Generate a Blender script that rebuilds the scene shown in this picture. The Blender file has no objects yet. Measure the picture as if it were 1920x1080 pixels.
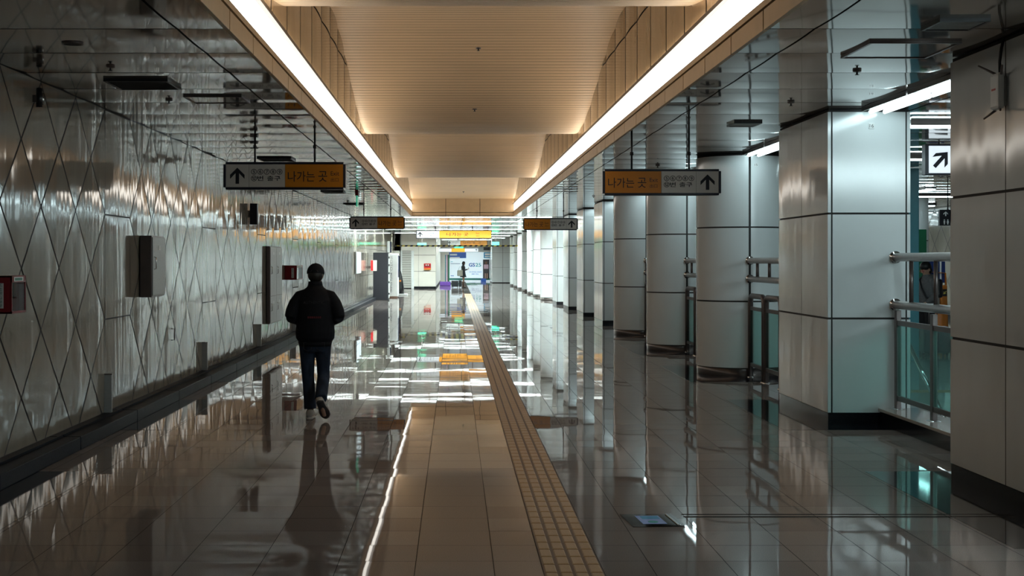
import bpy, bmesh, math, random
from mathutils import Vector, Matrix

random.seed(7)
SC = bpy.context.scene
COL = SC.collection
PI = math.pi

# ------------------------------------------------------------------ camera, exposure, world
F_PX, VX, VY, EYE = 2600.0, 853.0, 488.0, 1.65
cd = bpy.data.cameras.new('camera')
cam = bpy.data.objects.new('camera', cd)
COL.objects.link(cam)
cam.location = (0, 0, EYE)
cam.rotation_euler = (PI / 2, 0, 0)
cd.sensor_width = 36.0
cd.lens = 36.0 * F_PX / 1920.0
cd.shift_x = (960 - VX) / 1920.0
cd.shift_y = -(540 - VY) / 1920.0
cd.clip_end = 400
SC.camera = cam
SC.view_settings.view_transform = 'Standard'
SC.view_settings.look = 'None'
SC.view_settings.gamma = 1.0
SC.view_settings.use_curve_mapping = False
SC.view_settings.exposure = 0.25
w = bpy.data.worlds.new('world'); SC.world = w
w.use_nodes = True
w.node_tree.nodes['Background'].inputs[0].default_value = (0.5, 0.5, 0.55, 1)
w.node_tree.nodes['Background'].inputs[1].default_value = 0.02

L_STRIP = 3.0
L_COVE_FILL = 9.0     # unseen glow added along the trough's long strips to brighten the vault
L_ROW = 58.0       # cross rows beyond the trough
L_SIDE = 15.0      # tubes by the columns
L_HALL = 10.0     # tubes in the hall behind the columns

# ------------------------------------------------------------------ helpers
def px(x, y, t):
    """point of the place seen at pixel x, y when it lies t*F_PX metres away"""
    return ((x - VX) * t, F_PX * t, EYE - (y - VY) * t)

CZ = 3.18          # side ceiling height
XW = -3.53         # left wall
XL, XR = -1.50, 2.05   # trough sides
Y_END = 48.0

class MB:
    def __init__(s, o=(0, 0, 0)):
        s.v, s.f, s.m, s.s, s.o = [], [], [], [], Vector(o)
    def add(s, vs, fs, mat=0, smooth=False):
        b = len(s.v)
        s.v += [tuple(q) for q in vs]
        for f in fs:
            s.f.append(tuple(b + i for i in f)); s.m.append(mat); s.s.append(smooth)
        return s
    def box(s, x0, x1, y0, y1, z0, z1, mat=0, bev=0.0, M=None):
        if bev > 0:
            bm = bmesh.new()
            bmesh.ops.create_cube(bm, size=1.0)
            for q in bm.verts:
                q.co = Vector((x0 + (q.co.x + .5) * (x1 - x0), y0 + (q.co.y + .5) * (y1 - y0), z0 + (q.co.z + .5) * (z1 - z0)))
            bmesh.ops.bevel(bm, geom=list(bm.edges), offset=bev, segments=2, affect='EDGES', profile=0.5)
            bm.verts.index_update()
            vs = [q.co.copy() for q in bm.verts]; fs = [[q.index for q in f.verts] for f in bm.faces]
            bm.free()
        else:
            vs = [Vector(p) for p in ((x0, y0, z0), (x1, y0, z0), (x1, y1, z0), (x0, y1, z0), (x0, y0, z1), (x1, y0, z1), (x1, y1, z1), (x0, y1, z1))]
            fs = [(0, 3, 2, 1), (4, 5, 6, 7), (0, 1, 5, 4), (1, 2, 6, 5), (2, 3, 7, 6), (3, 0, 4, 7)]
        if M is not None: vs = [M @ q for q in vs]
        return s.add(vs, fs, mat)
    def quad(s, a, b, c, d, mat=0):
        return s.add([a, b, c, d], [(0, 1, 2, 3)], mat)
    def tube(s, pts, r, n=12, mat=0, caps=True, closed=False):
        pts = [Vector(p) for p in pts]
        rr = r if isinstance(r, (list, tuple)) else [r] * len(pts)
        rings = []
        up = None
        for i, p in enumerate(pts):
            a = pts[max(i - 1, 0)]; b = pts[min(i + 1, len(pts) - 1)]
            if closed: a = pts[i - 1]; b = pts[(i + 1) % len(pts)]
            d = (b - a).normalized()
            if up is None:
                up = Vector((0, 0, 1)) if abs(d.z) < .9 else Vector((0, 1, 0))
            u = up - d * up.dot(d)
            if u.length < 1e-5: u = Vector((1, 0, 0)) - d * d.x
            u.normalize(); up = u
            v = d.cross(u)
            ra = rr[i] if isinstance(rr[i], (tuple, list)) else (rr[i], rr[i])
            rings.append([p + v * (math.cos(2 * PI * k / n) * ra[0]) + u * (math.sin(2 * PI * k / n) * ra[1]) for k in range(n)])
        vs = [q for rg in rings for q in rg]; fs = []
        m = len(rings)
        for i in range(m if closed else m - 1):
            for k in range(n):
                fs.append((i * n + k, i * n + (k + 1) % n, ((i + 1) % m) * n + (k + 1) % n, ((i + 1) % m) * n + k))
        if caps and not closed:
            fs.append(tuple(range(n - 1, -1, -1))); fs.append(tuple((m - 1) * n + k for k in range(n)))
        return s.add(vs, fs, mat, True)
    def lathe(s, prof, c=(0, 0, 0), n=32, mat=0, a0=0.0, a1=2 * PI, smooth=True, cap=False):
        full = abs(a1 - a0 - 2 * PI) < 1e-6
        k = n if full else n + 1
        vs = []
        for r, z in prof:
            for i in range(k):
                a = a0 + (a1 - a0) * i / n
                vs.append((c[0] + r * math.cos(a), c[1] + r * math.sin(a), c[2] + z))
        fs = []
        for j in range(len(prof) - 1):
            for i in range(n):
                i2 = (i + 1) % k
                fs.append((j * k + i, j * k + i2, (j + 1) * k + i2, (j + 1) * k + i))
        if cap:
            fs.append(tuple(range(k - 1, -1, -1))); fs.append(tuple((len(prof) - 1) * k + i for i in range(k)))
        return s.add(vs, fs, mat, smooth)
    def ell(s, c, r, mat=0, n=16, M=None):
        vs = []; fs = []
        m = n // 2 + 1
        for j in range(m + 1):
            th = PI * j / m
            for i in range(n):
                a = 2 * PI * i / n
                q = Vector((r[0] * math.sin(th) * math.cos(a), r[1] * math.sin(th) * math.sin(a), r[2] * math.cos(th)))
                if M is not None: q = M @ q
                vs.append(Vector(c) + q)
        for j in range(m):
            for i in range(n):
                fs.append((j * n + i, (j + 1) * n + i, (j + 1) * n + (i + 1) % n, j * n + (i + 1) % n))
        return s.add(vs, fs, mat, True)
    def loft(s, rings, n=20, mat=0):
        """rings: (cx, cy, cz, rx, ry) flat ellipses stacked in z"""
        vs = []; fs = []
        for (cx, cy, cz, rx, ry) in rings:
            for k in range(n):
                a = 2 * PI * k / n
                vs.append((cx + rx * math.cos(a), cy + ry * math.sin(a), cz))
        m = len(rings)
        for i in range(m - 1):
            for k in range(n):
                fs.append((i * n + k, i * n + (k + 1) % n, (i + 1) * n + (k + 1) % n, (i + 1) * n + k))
        fs.append(tuple(range(n - 1, -1, -1))); fs.append(tuple((m - 1) * n + k for k in range(n)))
        return s.add(vs, fs, mat, True)
    def prism(s, poly, right, up, c, depth, mat=0):
        """flat outline poly (x, y) swept along right x up by depth"""
        R, U, C = Vector(right), Vector(up), Vector(c)
        N = R.cross(U)
        n = len(poly)
        vs = [C + R * a + U * b for a, b in poly] + [C + R * a + U * b + N * depth for a, b in poly]
        fs = [tuple(range(n - 1, -1, -1)), tuple(range(n, 2 * n))] + [(i, (i + 1) % n, n + (i + 1) % n, n + i) for i in range(n)]
        return s.add(vs, fs, mat)
    def pillow(s, c, e1, e2, bulge, n=6, mat=0):
        """slightly domed panel: corner c, edges e1, e2, dome along e1 x e2"""
        c, e1, e2 = Vector(c), Vector(e1), Vector(e2)
        nn = e1.cross(e2).normalized()
        vs = []; fs = []
        for j in range(n + 1):
            for i in range(n + 1):
                u, v = i / n, j / n
                vs.append(c + e1 * u + e2 * v + nn * bulge * (1 - (2 * u - 1) ** 2) * (1 - (2 * v - 1) ** 2))
        for j in range(n):
            for i in range(n):
                a = j * (n + 1) + i
                fs.append((a, a + 1, a + n + 2, a + n + 1))
        return s.add(vs, fs, mat, True)
    def mesh(s, name, mats):
        me = bpy.data.meshes.new(name)
        o = s.o
        me.from_pydata([(a - o.x, b - o.y, c - o.z) for a, b, c in s.v], [], s.f)
        for m in (mats if isinstance(mats, (list, tuple)) else [mats]): me.materials.append(m)
        me.polygons.foreach_set('material_index', s.m)
        me.polygons.foreach_set('use_smooth', s.s)
        me.update()
        return me
    def build(s, name, mats, parent=None):
        ob = bpy.data.objects.new(name, s.mesh(name, mats))
        COL.objects.link(ob)
        if parent is not None: ob.parent = parent
        else: ob.location = s.o
        return ob

def tag(o, label=None, cat=None, group=None, kind=None):
    if label: o['label'] = label
    if cat: o['category'] = cat
    if group: o['group'] = group
    if kind: o['kind'] = kind
    return o
def thing(name, label, cat, loc=(0, 0, 0), group=None, rz=0.0):
    o = bpy.data.objects.new(name, None); COL.objects.link(o)
    o.location = loc; o.rotation_euler = (0, 0, rz); o.empty_display_size = .1
    return tag(o, label, cat, group, 'thing')
def struct(o): o['kind'] = 'structure'; return o
def kids(o): return [c for c in bpy.data.objects if c.parent is o]
def dup(root, loc, label, group=None, rz=None):
    r = root.copy(); COL.objects.link(r); r.location = loc; r['label'] = label
    if group: r['group'] = group
    if rz is not None: r.rotation_euler = (0, 0, rz)
    for ch in kids(root):
        c = ch.copy(); COL.objects.link(c); c.parent = r
        for g in kids(ch):
            d = g.copy(); COL.objects.link(d); d.parent = c
    return r

def solid(mb, voxel, smooth=4, fac=.5):
    """one closed smooth surface out of the overlapping volumes in mb"""
    me = mb.mesh('solid', [])
    ob = bpy.data.objects.new('solid', me); COL.objects.link(ob)
    m = ob.modifiers.new('r', 'REMESH'); m.mode = 'VOXEL'; m.voxel_size = voxel; m.use_smooth_shade = True
    m = ob.modifiers.new('s', 'SMOOTH'); m.iterations = smooth; m.factor = fac
    dg = bpy.context.evaluated_depsgraph_get()
    new = bpy.data.meshes.new_from_object(ob.evaluated_get(dg))
    bpy.data.objects.remove(ob); bpy.data.meshes.remove(me)
    new.polygons.foreach_set('use_smooth', [True] * len(new.polygons))
    return new
def put(name, me, mat, parent):
    me.materials.clear(); me.materials.append(mat); me.name = name
    o = bpy.data.objects.new(name, me); COL.objects.link(o); o.parent = parent
    return o

def lettering(text, c, right, up, mat, parent, w_=None, h_=None, bold=0.0, name='lettering', keep=False):
    """flat letters, centred on c, stretched to w_ x h_"""
    cu = bpy.data.curves.new('t', 'FONT'); cu.body = text; cu.size = 1.0; cu.offset = bold
    cu.resolution_u = 3
    ob = bpy.data.objects.new('t', cu); COL.objects.link(ob)
    dg = bpy.context.evaluated_depsgraph_get()
    me = bpy.data.meshes.new_from_object(ob.evaluated_get(dg))
    bpy.data.objects.remove(ob); bpy.data.curves.remove(cu)
    if len(me.vertices) == 0: return None
    xs = [q.co.x for q in me.vertices]; ys = [q.co.y for q in me.vertices]
    bw, bh = max(xs) - min(xs), max(ys) - min(ys)
    mx, my = (max(xs) + min(xs)) / 2, (max(ys) + min(ys)) / 2
    sx = w_ / bw if w_ else None; sy = h_ / bh if h_ else None
    if keep and sx and sy: sx = sy = min(sx, sy)
    if sx is None: sx = sy
    if sy is None: sy = sx
    R, U, C = Vector(right), Vector(up), Vector(c)
    for q in me.vertices:
        q.co = C + R * ((q.co.x - mx) * sx) + U * ((q.co.y - my) * sy)
    me.materials.clear(); me.materials.append(mat); me.name = name
    o = bpy.data.objects.new(name, me); COL.objects.link(o); o.parent = parent
    return o

# ------------------------------------------------------------------ materials
MAT = {}
def mat(name, col, rough=.5, metal=0.0, ior=1.5, spec=.5, noise=None, bump=None, emit=None, coat=0.0, rvar=None):
    """noise: (scale, amount, (sx, sy, sz)); bump: (scale, strength, distance, (sx, sy, sz))"""
    m = bpy.data.materials.new(name); m.use_nodes = True
    nt = m.node_tree; N = nt.nodes; L = nt.links
    b = N['Principled BSDF']
    b.inputs['Base Color'].default_value = (*col, 1)
    b.inputs['Roughness'].default_value = rough
    b.inputs['Metallic'].default_value = metal
    b.inputs['IOR'].default_value = ior
    b.inputs['Specular IOR Level'].default_value = spec
    if coat: b.inputs['Coat Weight'].default_value = coat; b.inputs['Coat Roughness'].default_value = .05
    geo = N.new('ShaderNodeNewGeometry')
    def coords(sc):
        mp = N.new('ShaderNodeMapping'); mp.inputs['Scale'].default_value = sc
        L.new(geo.outputs['Position'], mp.inputs['Vector'])
        return mp.outputs['Vector']
    sc, am, st = noise or (9.0, .04, (1, 1, 1))
    nz = N.new('ShaderNodeTexNoise'); nz.inputs['Scale'].default_value = sc; nz.inputs['Detail'].default_value = 3
    L.new(coords(st), nz.inputs['Vector'])
    mr = N.new('ShaderNodeMapRange')
    mr.inputs['From Min'].default_value = .3; mr.inputs['From Max'].default_value = .7
    mr.inputs['To Min'].default_value = 1 - am; mr.inputs['To Max'].default_value = 1 + am
    L.new(nz.outputs['Fac'], mr.inputs['Value'])
    mx = N.new('ShaderNodeVectorMath'); mx.operation = 'SCALE'; mx.inputs[0].default_value = col
    L.new(mr.outputs['Result'], mx.inputs['Scale']); L.new(mx.outputs['Vector'], b.inputs['Base Color'])
    if rvar:
        m2 = N.new('ShaderNodeMapRange'); m2.inputs['To Min'].default_value = rough; m2.inputs['To Max'].default_value = rough + rvar
        m2.inputs['From Min'].default_value = .35; m2.inputs['From Max'].default_value = .75
        L.new(nz.outputs['Fac'], m2.inputs['Value']); L.new(m2.outputs['Result'], b.inputs['Roughness'])
    if bump:
        bs, stg, dist, st2 = bump
        n2 = N.new('ShaderNodeTexNoise'); n2.inputs['Scale'].default_value = bs; n2.inputs['Detail'].default_value = 1.0
        L.new(coords(st2), n2.inputs['Vector'])
        bp = N.new('ShaderNodeBump'); bp.inputs['Strength'].default_value = stg; bp.inputs['Distance'].default_value = dist
        L.new(n2.outputs['Fac'], bp.inputs['Height']); L.new(bp.outputs['Normal'], b.inputs['Normal'])
    if emit:
        b.inputs['Emission Color'].default_value = (*emit[0], 1); b.inputs['Emission Strength'].default_value = emit[1]
    MAT[name] = m
    return m
COOL = (.80, .97, 1.0)
mat('granite', (.215, .178, .163), .02, noise=(260, .28, (1, 1, 1)), ior=1.15, bump=(1.0, .5, .0010, (2.5, 1.6, 1)))
mat('granite_light', (.240, .203, .188), .02, noise=(260, .25, (1, 1, 1)), ior=1.15, bump=(1.0, .5, .0010, (2.5, 1.6, 1)))
mat('granite_dark', (.012, .014, .02), .05, noise=(300, .35, (1, 1, 1)), ior=1.5)
mat('joint', (.03, .026, .023), .9, spec=.1)
mat('hall_stone', (.46, .46, .44), .06, noise=(200, .15, (1, 1, 1)), ior=1.3)
mat('print_blue', (.26, .40, .78), .4)
mat('kerb', (.014, .016, .022), .45, spec=.15, ior=1.25, noise=(40, .3, (1, 1, 1)), bump=(9, .5, .004, (1, .4, 1)))
mat('ledge', (.40, .37, .34), .10, noise=(200, .2, (1, 1, 1)))
mat('wall_panel', (.26, .232, .188), .09, noise=(3, .05, (1, 2, .4)), bump=(1.0, .9, .0065, (2, 5.5, .5)), ior=1.95)
mat('seam', (.02, .018, .018), .7)
mat('ceiling_panel', (.35, .318, .285), .06, metal=.55, noise=(2, .04, (1, 1, 1)), bump=(1.0, .4, .004, (2.2, 1.2, 2)), ior=1.9)
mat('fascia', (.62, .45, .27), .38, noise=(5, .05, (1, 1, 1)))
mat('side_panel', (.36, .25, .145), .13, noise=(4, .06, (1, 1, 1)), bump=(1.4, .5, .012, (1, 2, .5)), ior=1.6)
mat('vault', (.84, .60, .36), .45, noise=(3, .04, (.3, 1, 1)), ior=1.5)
mat('vault_groove', (.20, .14, .09), .6)
mat('enamel', (.70, .735, .74), .13, noise=(3, .02, (1, 1, 1)), bump=(1.0, .6, .010, (1.5, 3.0, .5)), ior=1.55)
mat('enamel_round', (.70, .735, .74), .14, noise=(3, .02, (1, 1, 1)), ior=1.5)
mat('skirting_dark', (.010, .011, .014), .12, noise=(120, .3, (1, 1, 1)))
mat('skirting_bronze', (.075, .062, .058), .28, metal=.6)
mat('steel', (.42, .38, .365), .30, metal=.85, noise=(30, .06, (1, 1, 1)))
mat('steel_dark', (.16, .135, .13), .34, metal=.7)
mat('chrome', (.75, .75, .75), .12, metal=1.0)
mat('sign_navy', (.008, .011, .028), .35)
mat('sign_white', (.66, .66, .64), .35, noise=(4, .02, (1, 1, 1)))
mat('sign_orange', (.60, .225, .012), .38)
mat('ink', (.006, .008, .018), .5)
mat('ink_white', (.85, .85, .85), .5)
mat('rod', (.012, .012, .016), .4)
mat('vent_dark', (.016, .016, .02), .6)
mat('black_plastic', (.010, .010, .013), .35)
mat('beige_plastic', (.62, .58, .48), .4)
mat('red_box', (.20, .006, .012), .35)
mat('red_bright', (.55, .012, .015), .4)
mat('grey_metal', (.36, .37, .365), .35, metal=.2, noise=(14, .06, (1, 1, 4)))
mat('tactile', (.36, .205, .085), .45, noise=(120, .12, (1, 1, 1)))
mat('tactile_groove', (.12, .06, .03), .6)
mat('white_paint', (.74, .76, .75), .35)
mat('shutter', (.48, .47, .43), .4)
mat('plain_panel', (.74, .71, .64), .3, noise=(2, .03, (1, 1, 1)))
mat('navy', (.012, .018, .05), .5)
mat('kiosk_dark', (.011, .011, .017), .55)
mat('yellow', (.85, .70, .16), .5)
mat('purple', (.18, .07, .42), .45)
mat('teal', (.035, .19, .24), .35)
mat('pink', (.55, .36, .45), .5)
mat('green', (.01, .16, .07), .4)
mat('green_stripe', (.01, .17, .13), .4)
mat('blue', (.02, .09, .40), .45)
mat('blue_light', (.03, .33, .62), .45)
mat('blue_dark', (.01, .03, .16), .5)
mat('orange', (.62, .19, .02), .45)
mat('poster_white_glow', (.66, .74, .80), .4, emit=((.75, .9, 1.0), .35))  # glow put into the board's material to brighten the far end
mat('poster_dark', (.035, .03, .032), .5)
mat('cyan_ink', (.05, .40, .42), .5)
mat('skin', (.46, .27, .19), .5, noise=(20, .05, (1, 1, 1)))
mat('hair', (.008, .007, .007), .45)
mat('jacket', (.006, .007, .011), .75, noise=(25, .2, (1, 1, 1)), spec=.25)
mat('jacket_print', (.022, .022, .03), .6)
mat('jacket_red', (.12, .012, .02), .6)
mat('denim', (.022, .033, .058), .8, noise=(14, .4, (1, 1, .4)), spec=.2)
mat('shoe_white', (.50, .47, .44), .5)
mat('sole_dark', (.03, .028, .03), .6)
mat('coat_grey', (.035, .042, .05), .8)
mat('hoodie', (.13, .13, .135), .85, noise=(30, .15, (1, 1, 1)))
mat('trousers', (.008, .008, .010), .8)
mat('boot', (.15, .07, .04), .6)
mat('tote', (.55, .54, .46), .8)
mat('suitcase', (.035, .042, .052), .4)
mat('eye_white', (.6, .6, .6), .2)
mat('strip_light', (.8, .85, .86), .5, emit=((1.0, .95, .86), L_STRIP))
mat('row_light', (.8, .85, .86), .5, emit=((.84, 1.0, .98), L_ROW))
mat('cove_fill', (.8, .8, .75), .5, emit=((1.0, .88, .70), L_COVE_FILL))
mat('row_lip', (.8, .85, .86), .5, emit=((.80, 1.0, .97), 1.6))
mat('side_light', (.8, .85, .86), .5, emit=((.74, .96, 1.0), L_SIDE))
mat('hall_light', (.8, .85, .86), .5, emit=((.74, .96, 1.0), L_HALL))
mat('unseen_fill_light', (.8, .85, .86), .5, emit=((.74, .96, 1.0), L_HALL * 7.5))
mat('lit_white', (.8, .8, .8), .4, emit=((.80, .92, 1.0), .75))
mat('lit_orange', (.7, .35, .03), .4, emit=((1.0, .43, .035), .95))
mat('lit_green', (.05, .6, .3), .4, emit=((.08, .85, .45), 1.0))
mat('lit_panel', (.7, .8, .85), .3, emit=((.65, .85, 1.0), .7))
mat('acrylic_green', (.05, .55, .36), .15, emit=((.06, .75, .45), .25))

def glass(name, tint, gl=.12):
    m = bpy.data.materials.new(name); m.use_nodes = True
    nt = m.node_tree; nt.nodes.clear()
    out = nt.nodes.new('ShaderNodeOutputMaterial'); tr = nt.nodes.new('ShaderNodeBsdfTransparent'); g = nt.nodes.new('ShaderNodeBsdfGlossy')
    lw = nt.nodes.new('ShaderNodeLayerWeight'); lw.inputs['Blend'].default_value = .5
    fr = nt.nodes.new('ShaderNodeMath'); fr.operation = 'POWER'; fr.inputs[1].default_value = 5.0; mx = nt.nodes.new('ShaderNodeMixShader')
    nt.links.new(lw.outputs['Facing'], fr.inputs[0])
    tr.inputs['Color'].default_value = (*tint, 1); g.inputs['Roughness'].default_value = .02
    nt.links.new(fr.outputs[0], mx.inputs[0]); nt.links.new(tr.outputs[0], mx.inputs[1]); nt.links.new(g.outputs[0], mx.inputs[2])
    nt.links.new(mx.outputs[0], out.inputs[0])
    MAT[name] = m
glass('glass_teal', (.62, .88, .84))
glass('glass_clear', (.85, .88, .88))
glass('plastic_clear', (.62, .60, .58))
M = MAT

# ------------------------------------------------------------------ floor: one tile = one flat stone, laid a hair out of level
TS = .4224
mb = MB()
rnd = random.Random(3)
def stone(x0, x1, y0, y1, mi):
    g = .0022
    a, b = rnd.gauss(0, .0011), rnd.gauss(0, .0011)
    h = lambda x, y: (x - (x0 + x1) / 2) * a + (y - (y0 + y1) / 2) * b
    vs = [(x, y, h(x, y)) for x, y in ((x0 + g, y0 + g), (x1 - g, y0 + g), (x1 - g, y1 - g), (x0 + g, y1 - g))]
    mb.add(vs, [(0, 1, 2, 3)], mi)
TL, TR = .468, .789
xs = []
x = .209
while x > -3.7: x -= TS
while x < .2: xs.append((x, x + TS)); x += TS
xs.append((.209, TL))
xs.append((TR, 1.057)); x = 1.057
while x < 14.2: xs.append((x, x + TS)); x += TS
PITCH = 5.32
C_Y = [14.98 + PITCH * k for k in range(0, 15)]     # centres of the columns
C_Y_NEAR = 9.43
inlay = [(c - 1.5, c + 1.4) for c in [C_Y_NEAR] + C_Y[:5]]
y = 8.45 - TS * 30
while y < 109:
    for x0, x1 in xs:
        if x0 > 9 and y > 60: continue
        stone(x0, x1, y, y + TS, 3 if x0 > 4.6 else (1 if rnd.random() < .3 else 0))
    y += TS
mb.quad((-4, -5, -.004), (14.4, -5, -.004), (14.4, 110, -.004), (-4, 110, -.004), 2)
struct(mb.build('floor', [M['granite'], M['granite_light'], M['joint'], M['hall_stone']]))

mb = MB()                                   # dark granite insets by the columns and opposite them
for a, b in inlay:
    mb.box(3.20, 4.70, a, b, -.003, .0016)
    mb.box(-3.26, -2.78, a, b, -.003, .0016)
struct(mb.build('trim_1', M['granite_dark']))
mb = MB(); mb.box(1.47, 3.6, 8.90, 8.93, -.003, .0018); mb.box(1.47, 3.6, 8.99, 9.01, -.003, .0018)
struct(mb.build('trim_2', M['joint']))

# tactile paving strip
root = thing('tactile_paving', 'yellow-brown ribbed tactile paving strip running down the corridor floor', 'tactile paving', ((TL + TR) / 2, 7, 0))
y = 3.0; k = 0
base = MB((*root.location,)); bars = MB((*root.location,))
base.box(TL + .002, TR - .002, 3, 68, -.003, .0006)
TB = (TR - TL)
STEP = .196
while y < 67.9:
    for i in range(4):
        cx = TL + TB * (i + .5) / 4
        hw = TB / 8 - .007
        x0, x1, y0, y1 = cx - hw, cx + hw, y + .008, y + STEP - .008
        z0, z1, q = .0, .0045, .007
        bars.add([(x0, y0, z0), (x1, y0, z0), (x1, y1, z0), (x0, y1, z0), (x0 + q, y0 + q, z1), (x1 - q, y0 + q, z1), (x1 - q, y1 - q, z1), (x0 + q, y1 - q, z1)],
                 [(4, 5, 6, 7), (0, 1, 5, 4), (1, 2, 6, 5), (2, 3, 7, 6), (3, 0, 4, 7)])
    y += STEP
base.build('base_sheet', M['tactile_groove'], root); bars.build('ribs', M['tactile'], root)

# ------------------------------------------------------------------ left wall: square panels set on edge, bays parted by upright panels
def lattice_wall(name, X, sgn, y0, y1, bands, mats):
    """panels on the plane x = X facing sgn; bands = list of (ya, yb)"""
    P, zb, zt = 1.07, .12, CZ
    Pz = 1.055
    bm = bmesh.new()
    edges = [y0] + [q for b in bands for q in b] + [y1]
    bays = [(edges[i], edges[i + 1]) for i in range(0, len(edges), 2)]
    n = 8
    r = random.Random(5)
    for a, b in bays:
        if b - a < .05: continue
        pw = (b - a) / max(1, round((b - a) / P))
        origin = b if a == y0 else a
        cells = []
        kk = int((b - a) / pw) + 2
        for i in range(-1, kk * 2 + 2):
            for j in range(-1, 7):
                if (i + j) % 2: continue
                cy = (origin if a != y0 else b - kk * pw) + i * pw / 2
                cells.append((cy, j * Pz / 2 + .0))
        tmp = bmesh.new()
        for cy, cz in cells:
            # corner points lie on edge-phase heights: centres of squares sit half a step off
            czc = cz + Pz / 2
            if cy + pw / 2 < a or cy - pw / 2 > b or czc - Pz / 2 > zt or czc + Pz / 2 < zb: continue
            g = .968
            tl1, tl2 = r.gauss(0, .0018), r.gauss(0, .0018)
            grid = {}
            for p in range(n + 1):
                for q in range(n + 1):
                    u, v = p / n * 2 - 1, q / n * 2 - 1
                    yy = cy + (u + v) / 2 * pw / 2 * g
                    zz = czc + (v - u) / 2 * Pz / 2 * g
                    bul = .005 * (1 - u * u) * (1 - v * v) + tl1 * (yy - cy) + tl2 * (zz - czc)
                    grid[p, q] = tmp.verts.new((X + sgn * (.003 + bul), yy, zz))
            for p in range(n):
                for q in range(n):
                    vs = [grid[p, q], grid[p + 1, q], grid[p + 1, q + 1], grid[p, q + 1]]
                    f = tmp.faces.new(vs if sgn < 0 else vs[::-1]); f.smooth = True
        for co, no in (((X, a + .006, 0), (0, -1, 0)), ((X, b - .006, 0), (0, 1, 0)), ((X, 0, zb), (0, 0, -1)), ((X, 0, zt - .012), (0, 0, 1))):
            bmesh.ops.bisect_plane(tmp, geom=list(tmp.verts) + list(tmp.edges) + list(tmp.faces), plane_co=co, plane_no=no, clear_outer=True)
        me = bpy.data.meshes.new('t'); tmp.to_mesh(me); tmp.free(); bm.from_mesh(me); bpy.data.meshes.remove(me)
    m2 = MB()
    for a, b in bands:
        for z0, z1 in ((.12, 1.055), (1.055, 2.11), (2.11, CZ - .012)):
            g = .007
            if sgn > 0: m2.pillow((X + .006, a + g, z0 + g), (0, b - a - 2 * g, 0), (0, 0, z1 - z0 - 2 * g), .005, 8)
            else: m2.pillow((X - .006, b - g, z0 + g), (0, -(b - a - 2 * g), 0), (0, 0, z1 - z0 - 2 * g), .005, 8)
    m2.box(X - .15 if sgn > 0 else X, X if sgn > 0 else X + .15, y0, y1, 0, CZ + .05, 1)
    bm.verts.index_update()
    for f in bm.faces: pass
    vs = [q.co.copy() for q in bm.verts]; fs = [[q.index for q in f.verts] for f in bm.faces]
    m2.add(vs, fs, 0, True)
    bm.free()
    return m2.build(name, mats)
bands = [(13.97 - 5.38 * 2 + 5.38 * i, 15.04 - 5.38 * 2 + 5.38 * i) for i in range(0, 9)]
struct(lattice_wall('wall_left', XW, 1, -3.0, 51.2, bands, [M['wall_panel'], M['seam']]))
mb = MB()
y = 51.2
mb.box(XW - .15, XW, 51.2, 81, 0, CZ + .05, 1)
while y < 80.9:
    for z0, z1 in ((.12, 1.055), (1.055, 2.11), (2.11, CZ)):
        mb.pillow((XW + .004, y + .006, z0 + .006), (0, 1.48, 0), (0, 0, z1 - z0 - .012), .006, 5)
    y += 1.49
struct(mb.build('wall_left', [M['wall_panel'], M['seam']]))
mb = MB()                                   # dark stone gutter along the foot of the wall
y = -3
while y < 80:
    mb.box(XW, -3.25, y + .004, y + 2.14, 0, .118, 0, .008)
    mb.box(-3.42, -3.40, y + .004, y + 2.14, .118, .135, 0)
    y += 2.15
struct(mb.build('baseboard_left', M['kerb']))

# ------------------------------------------------------------------ ceilings
mb = MB()
def ceil_strip(x0, x1, y0, y1, z=CZ, bul=.0065):
    """panels run across; each bows a little along y; nx pieces across"""
    y = 15.6 - 1.072 * 30
    while y < y1:
        a, b = max(y, y0), min(y + 1.072, y1)
        if b - a > .1:
            n = 8; vs = []; fs = []
            g = .011
            tw = rnd.gauss(0, .0015)
            for j in range(n + 1):
                v = j / n
                yy = a + g + (b - a - 2 * g) * v
                zz = z - bul * (1 - (2 * v - 1) ** 2) + tw * (v - .5)
                vs += [(x0 + .002, yy, zz), (x1 - .002, yy, zz)]
            for j in range(n): fs.append((2 * j, 2 * j + 2, 2 * j + 3, 2 * j + 1))
            mb.add(vs, fs, 0, True)
        y += 1.072
ceil_strip(XW, -1.842, -3, Y_END); ceil_strip(-1.828, XL, -3, Y_END)
ceil_strip(XR, 2.373, -3, Y_END); ceil_strip(2.387, 4.62, -3, Y_END)
ceil_strip(4.64, 9.3, -3, 62); ceil_strip(9.32, 14, -3, 62)
ROWS = (.01885, .02104, .0234, .02626, .0298, .0331, .0365, .0395)
cuts = [Y_END] + [q for t in ROWS for q in (t * F_PX - .33, t * F_PX + .33)] + [108.3]
for a, b in ((XW, -1.84), (-1.82, .27), (.29, 2.36), (2.38, 4.62)):
    for i in range(0, len(cuts), 2): ceil_strip(a, b, cuts[i], cuts[i + 1])
for a, b in ((-4, XL), (XR, 14.3)): mb.box(a, b, -4, Y_END, CZ + .012, CZ + .03, 1)
mb.box(-4, 14.3, Y_END, 109, CZ + .11, CZ + .13, 1)
for i in range(0, len(cuts), 2): mb.box(-4, 14.3, cuts[i], cuts[i + 1], CZ + .012, CZ + .03, 1)
struct(mb.build('ceiling', [M['ceiling_panel'], M['seam']]))

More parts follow.
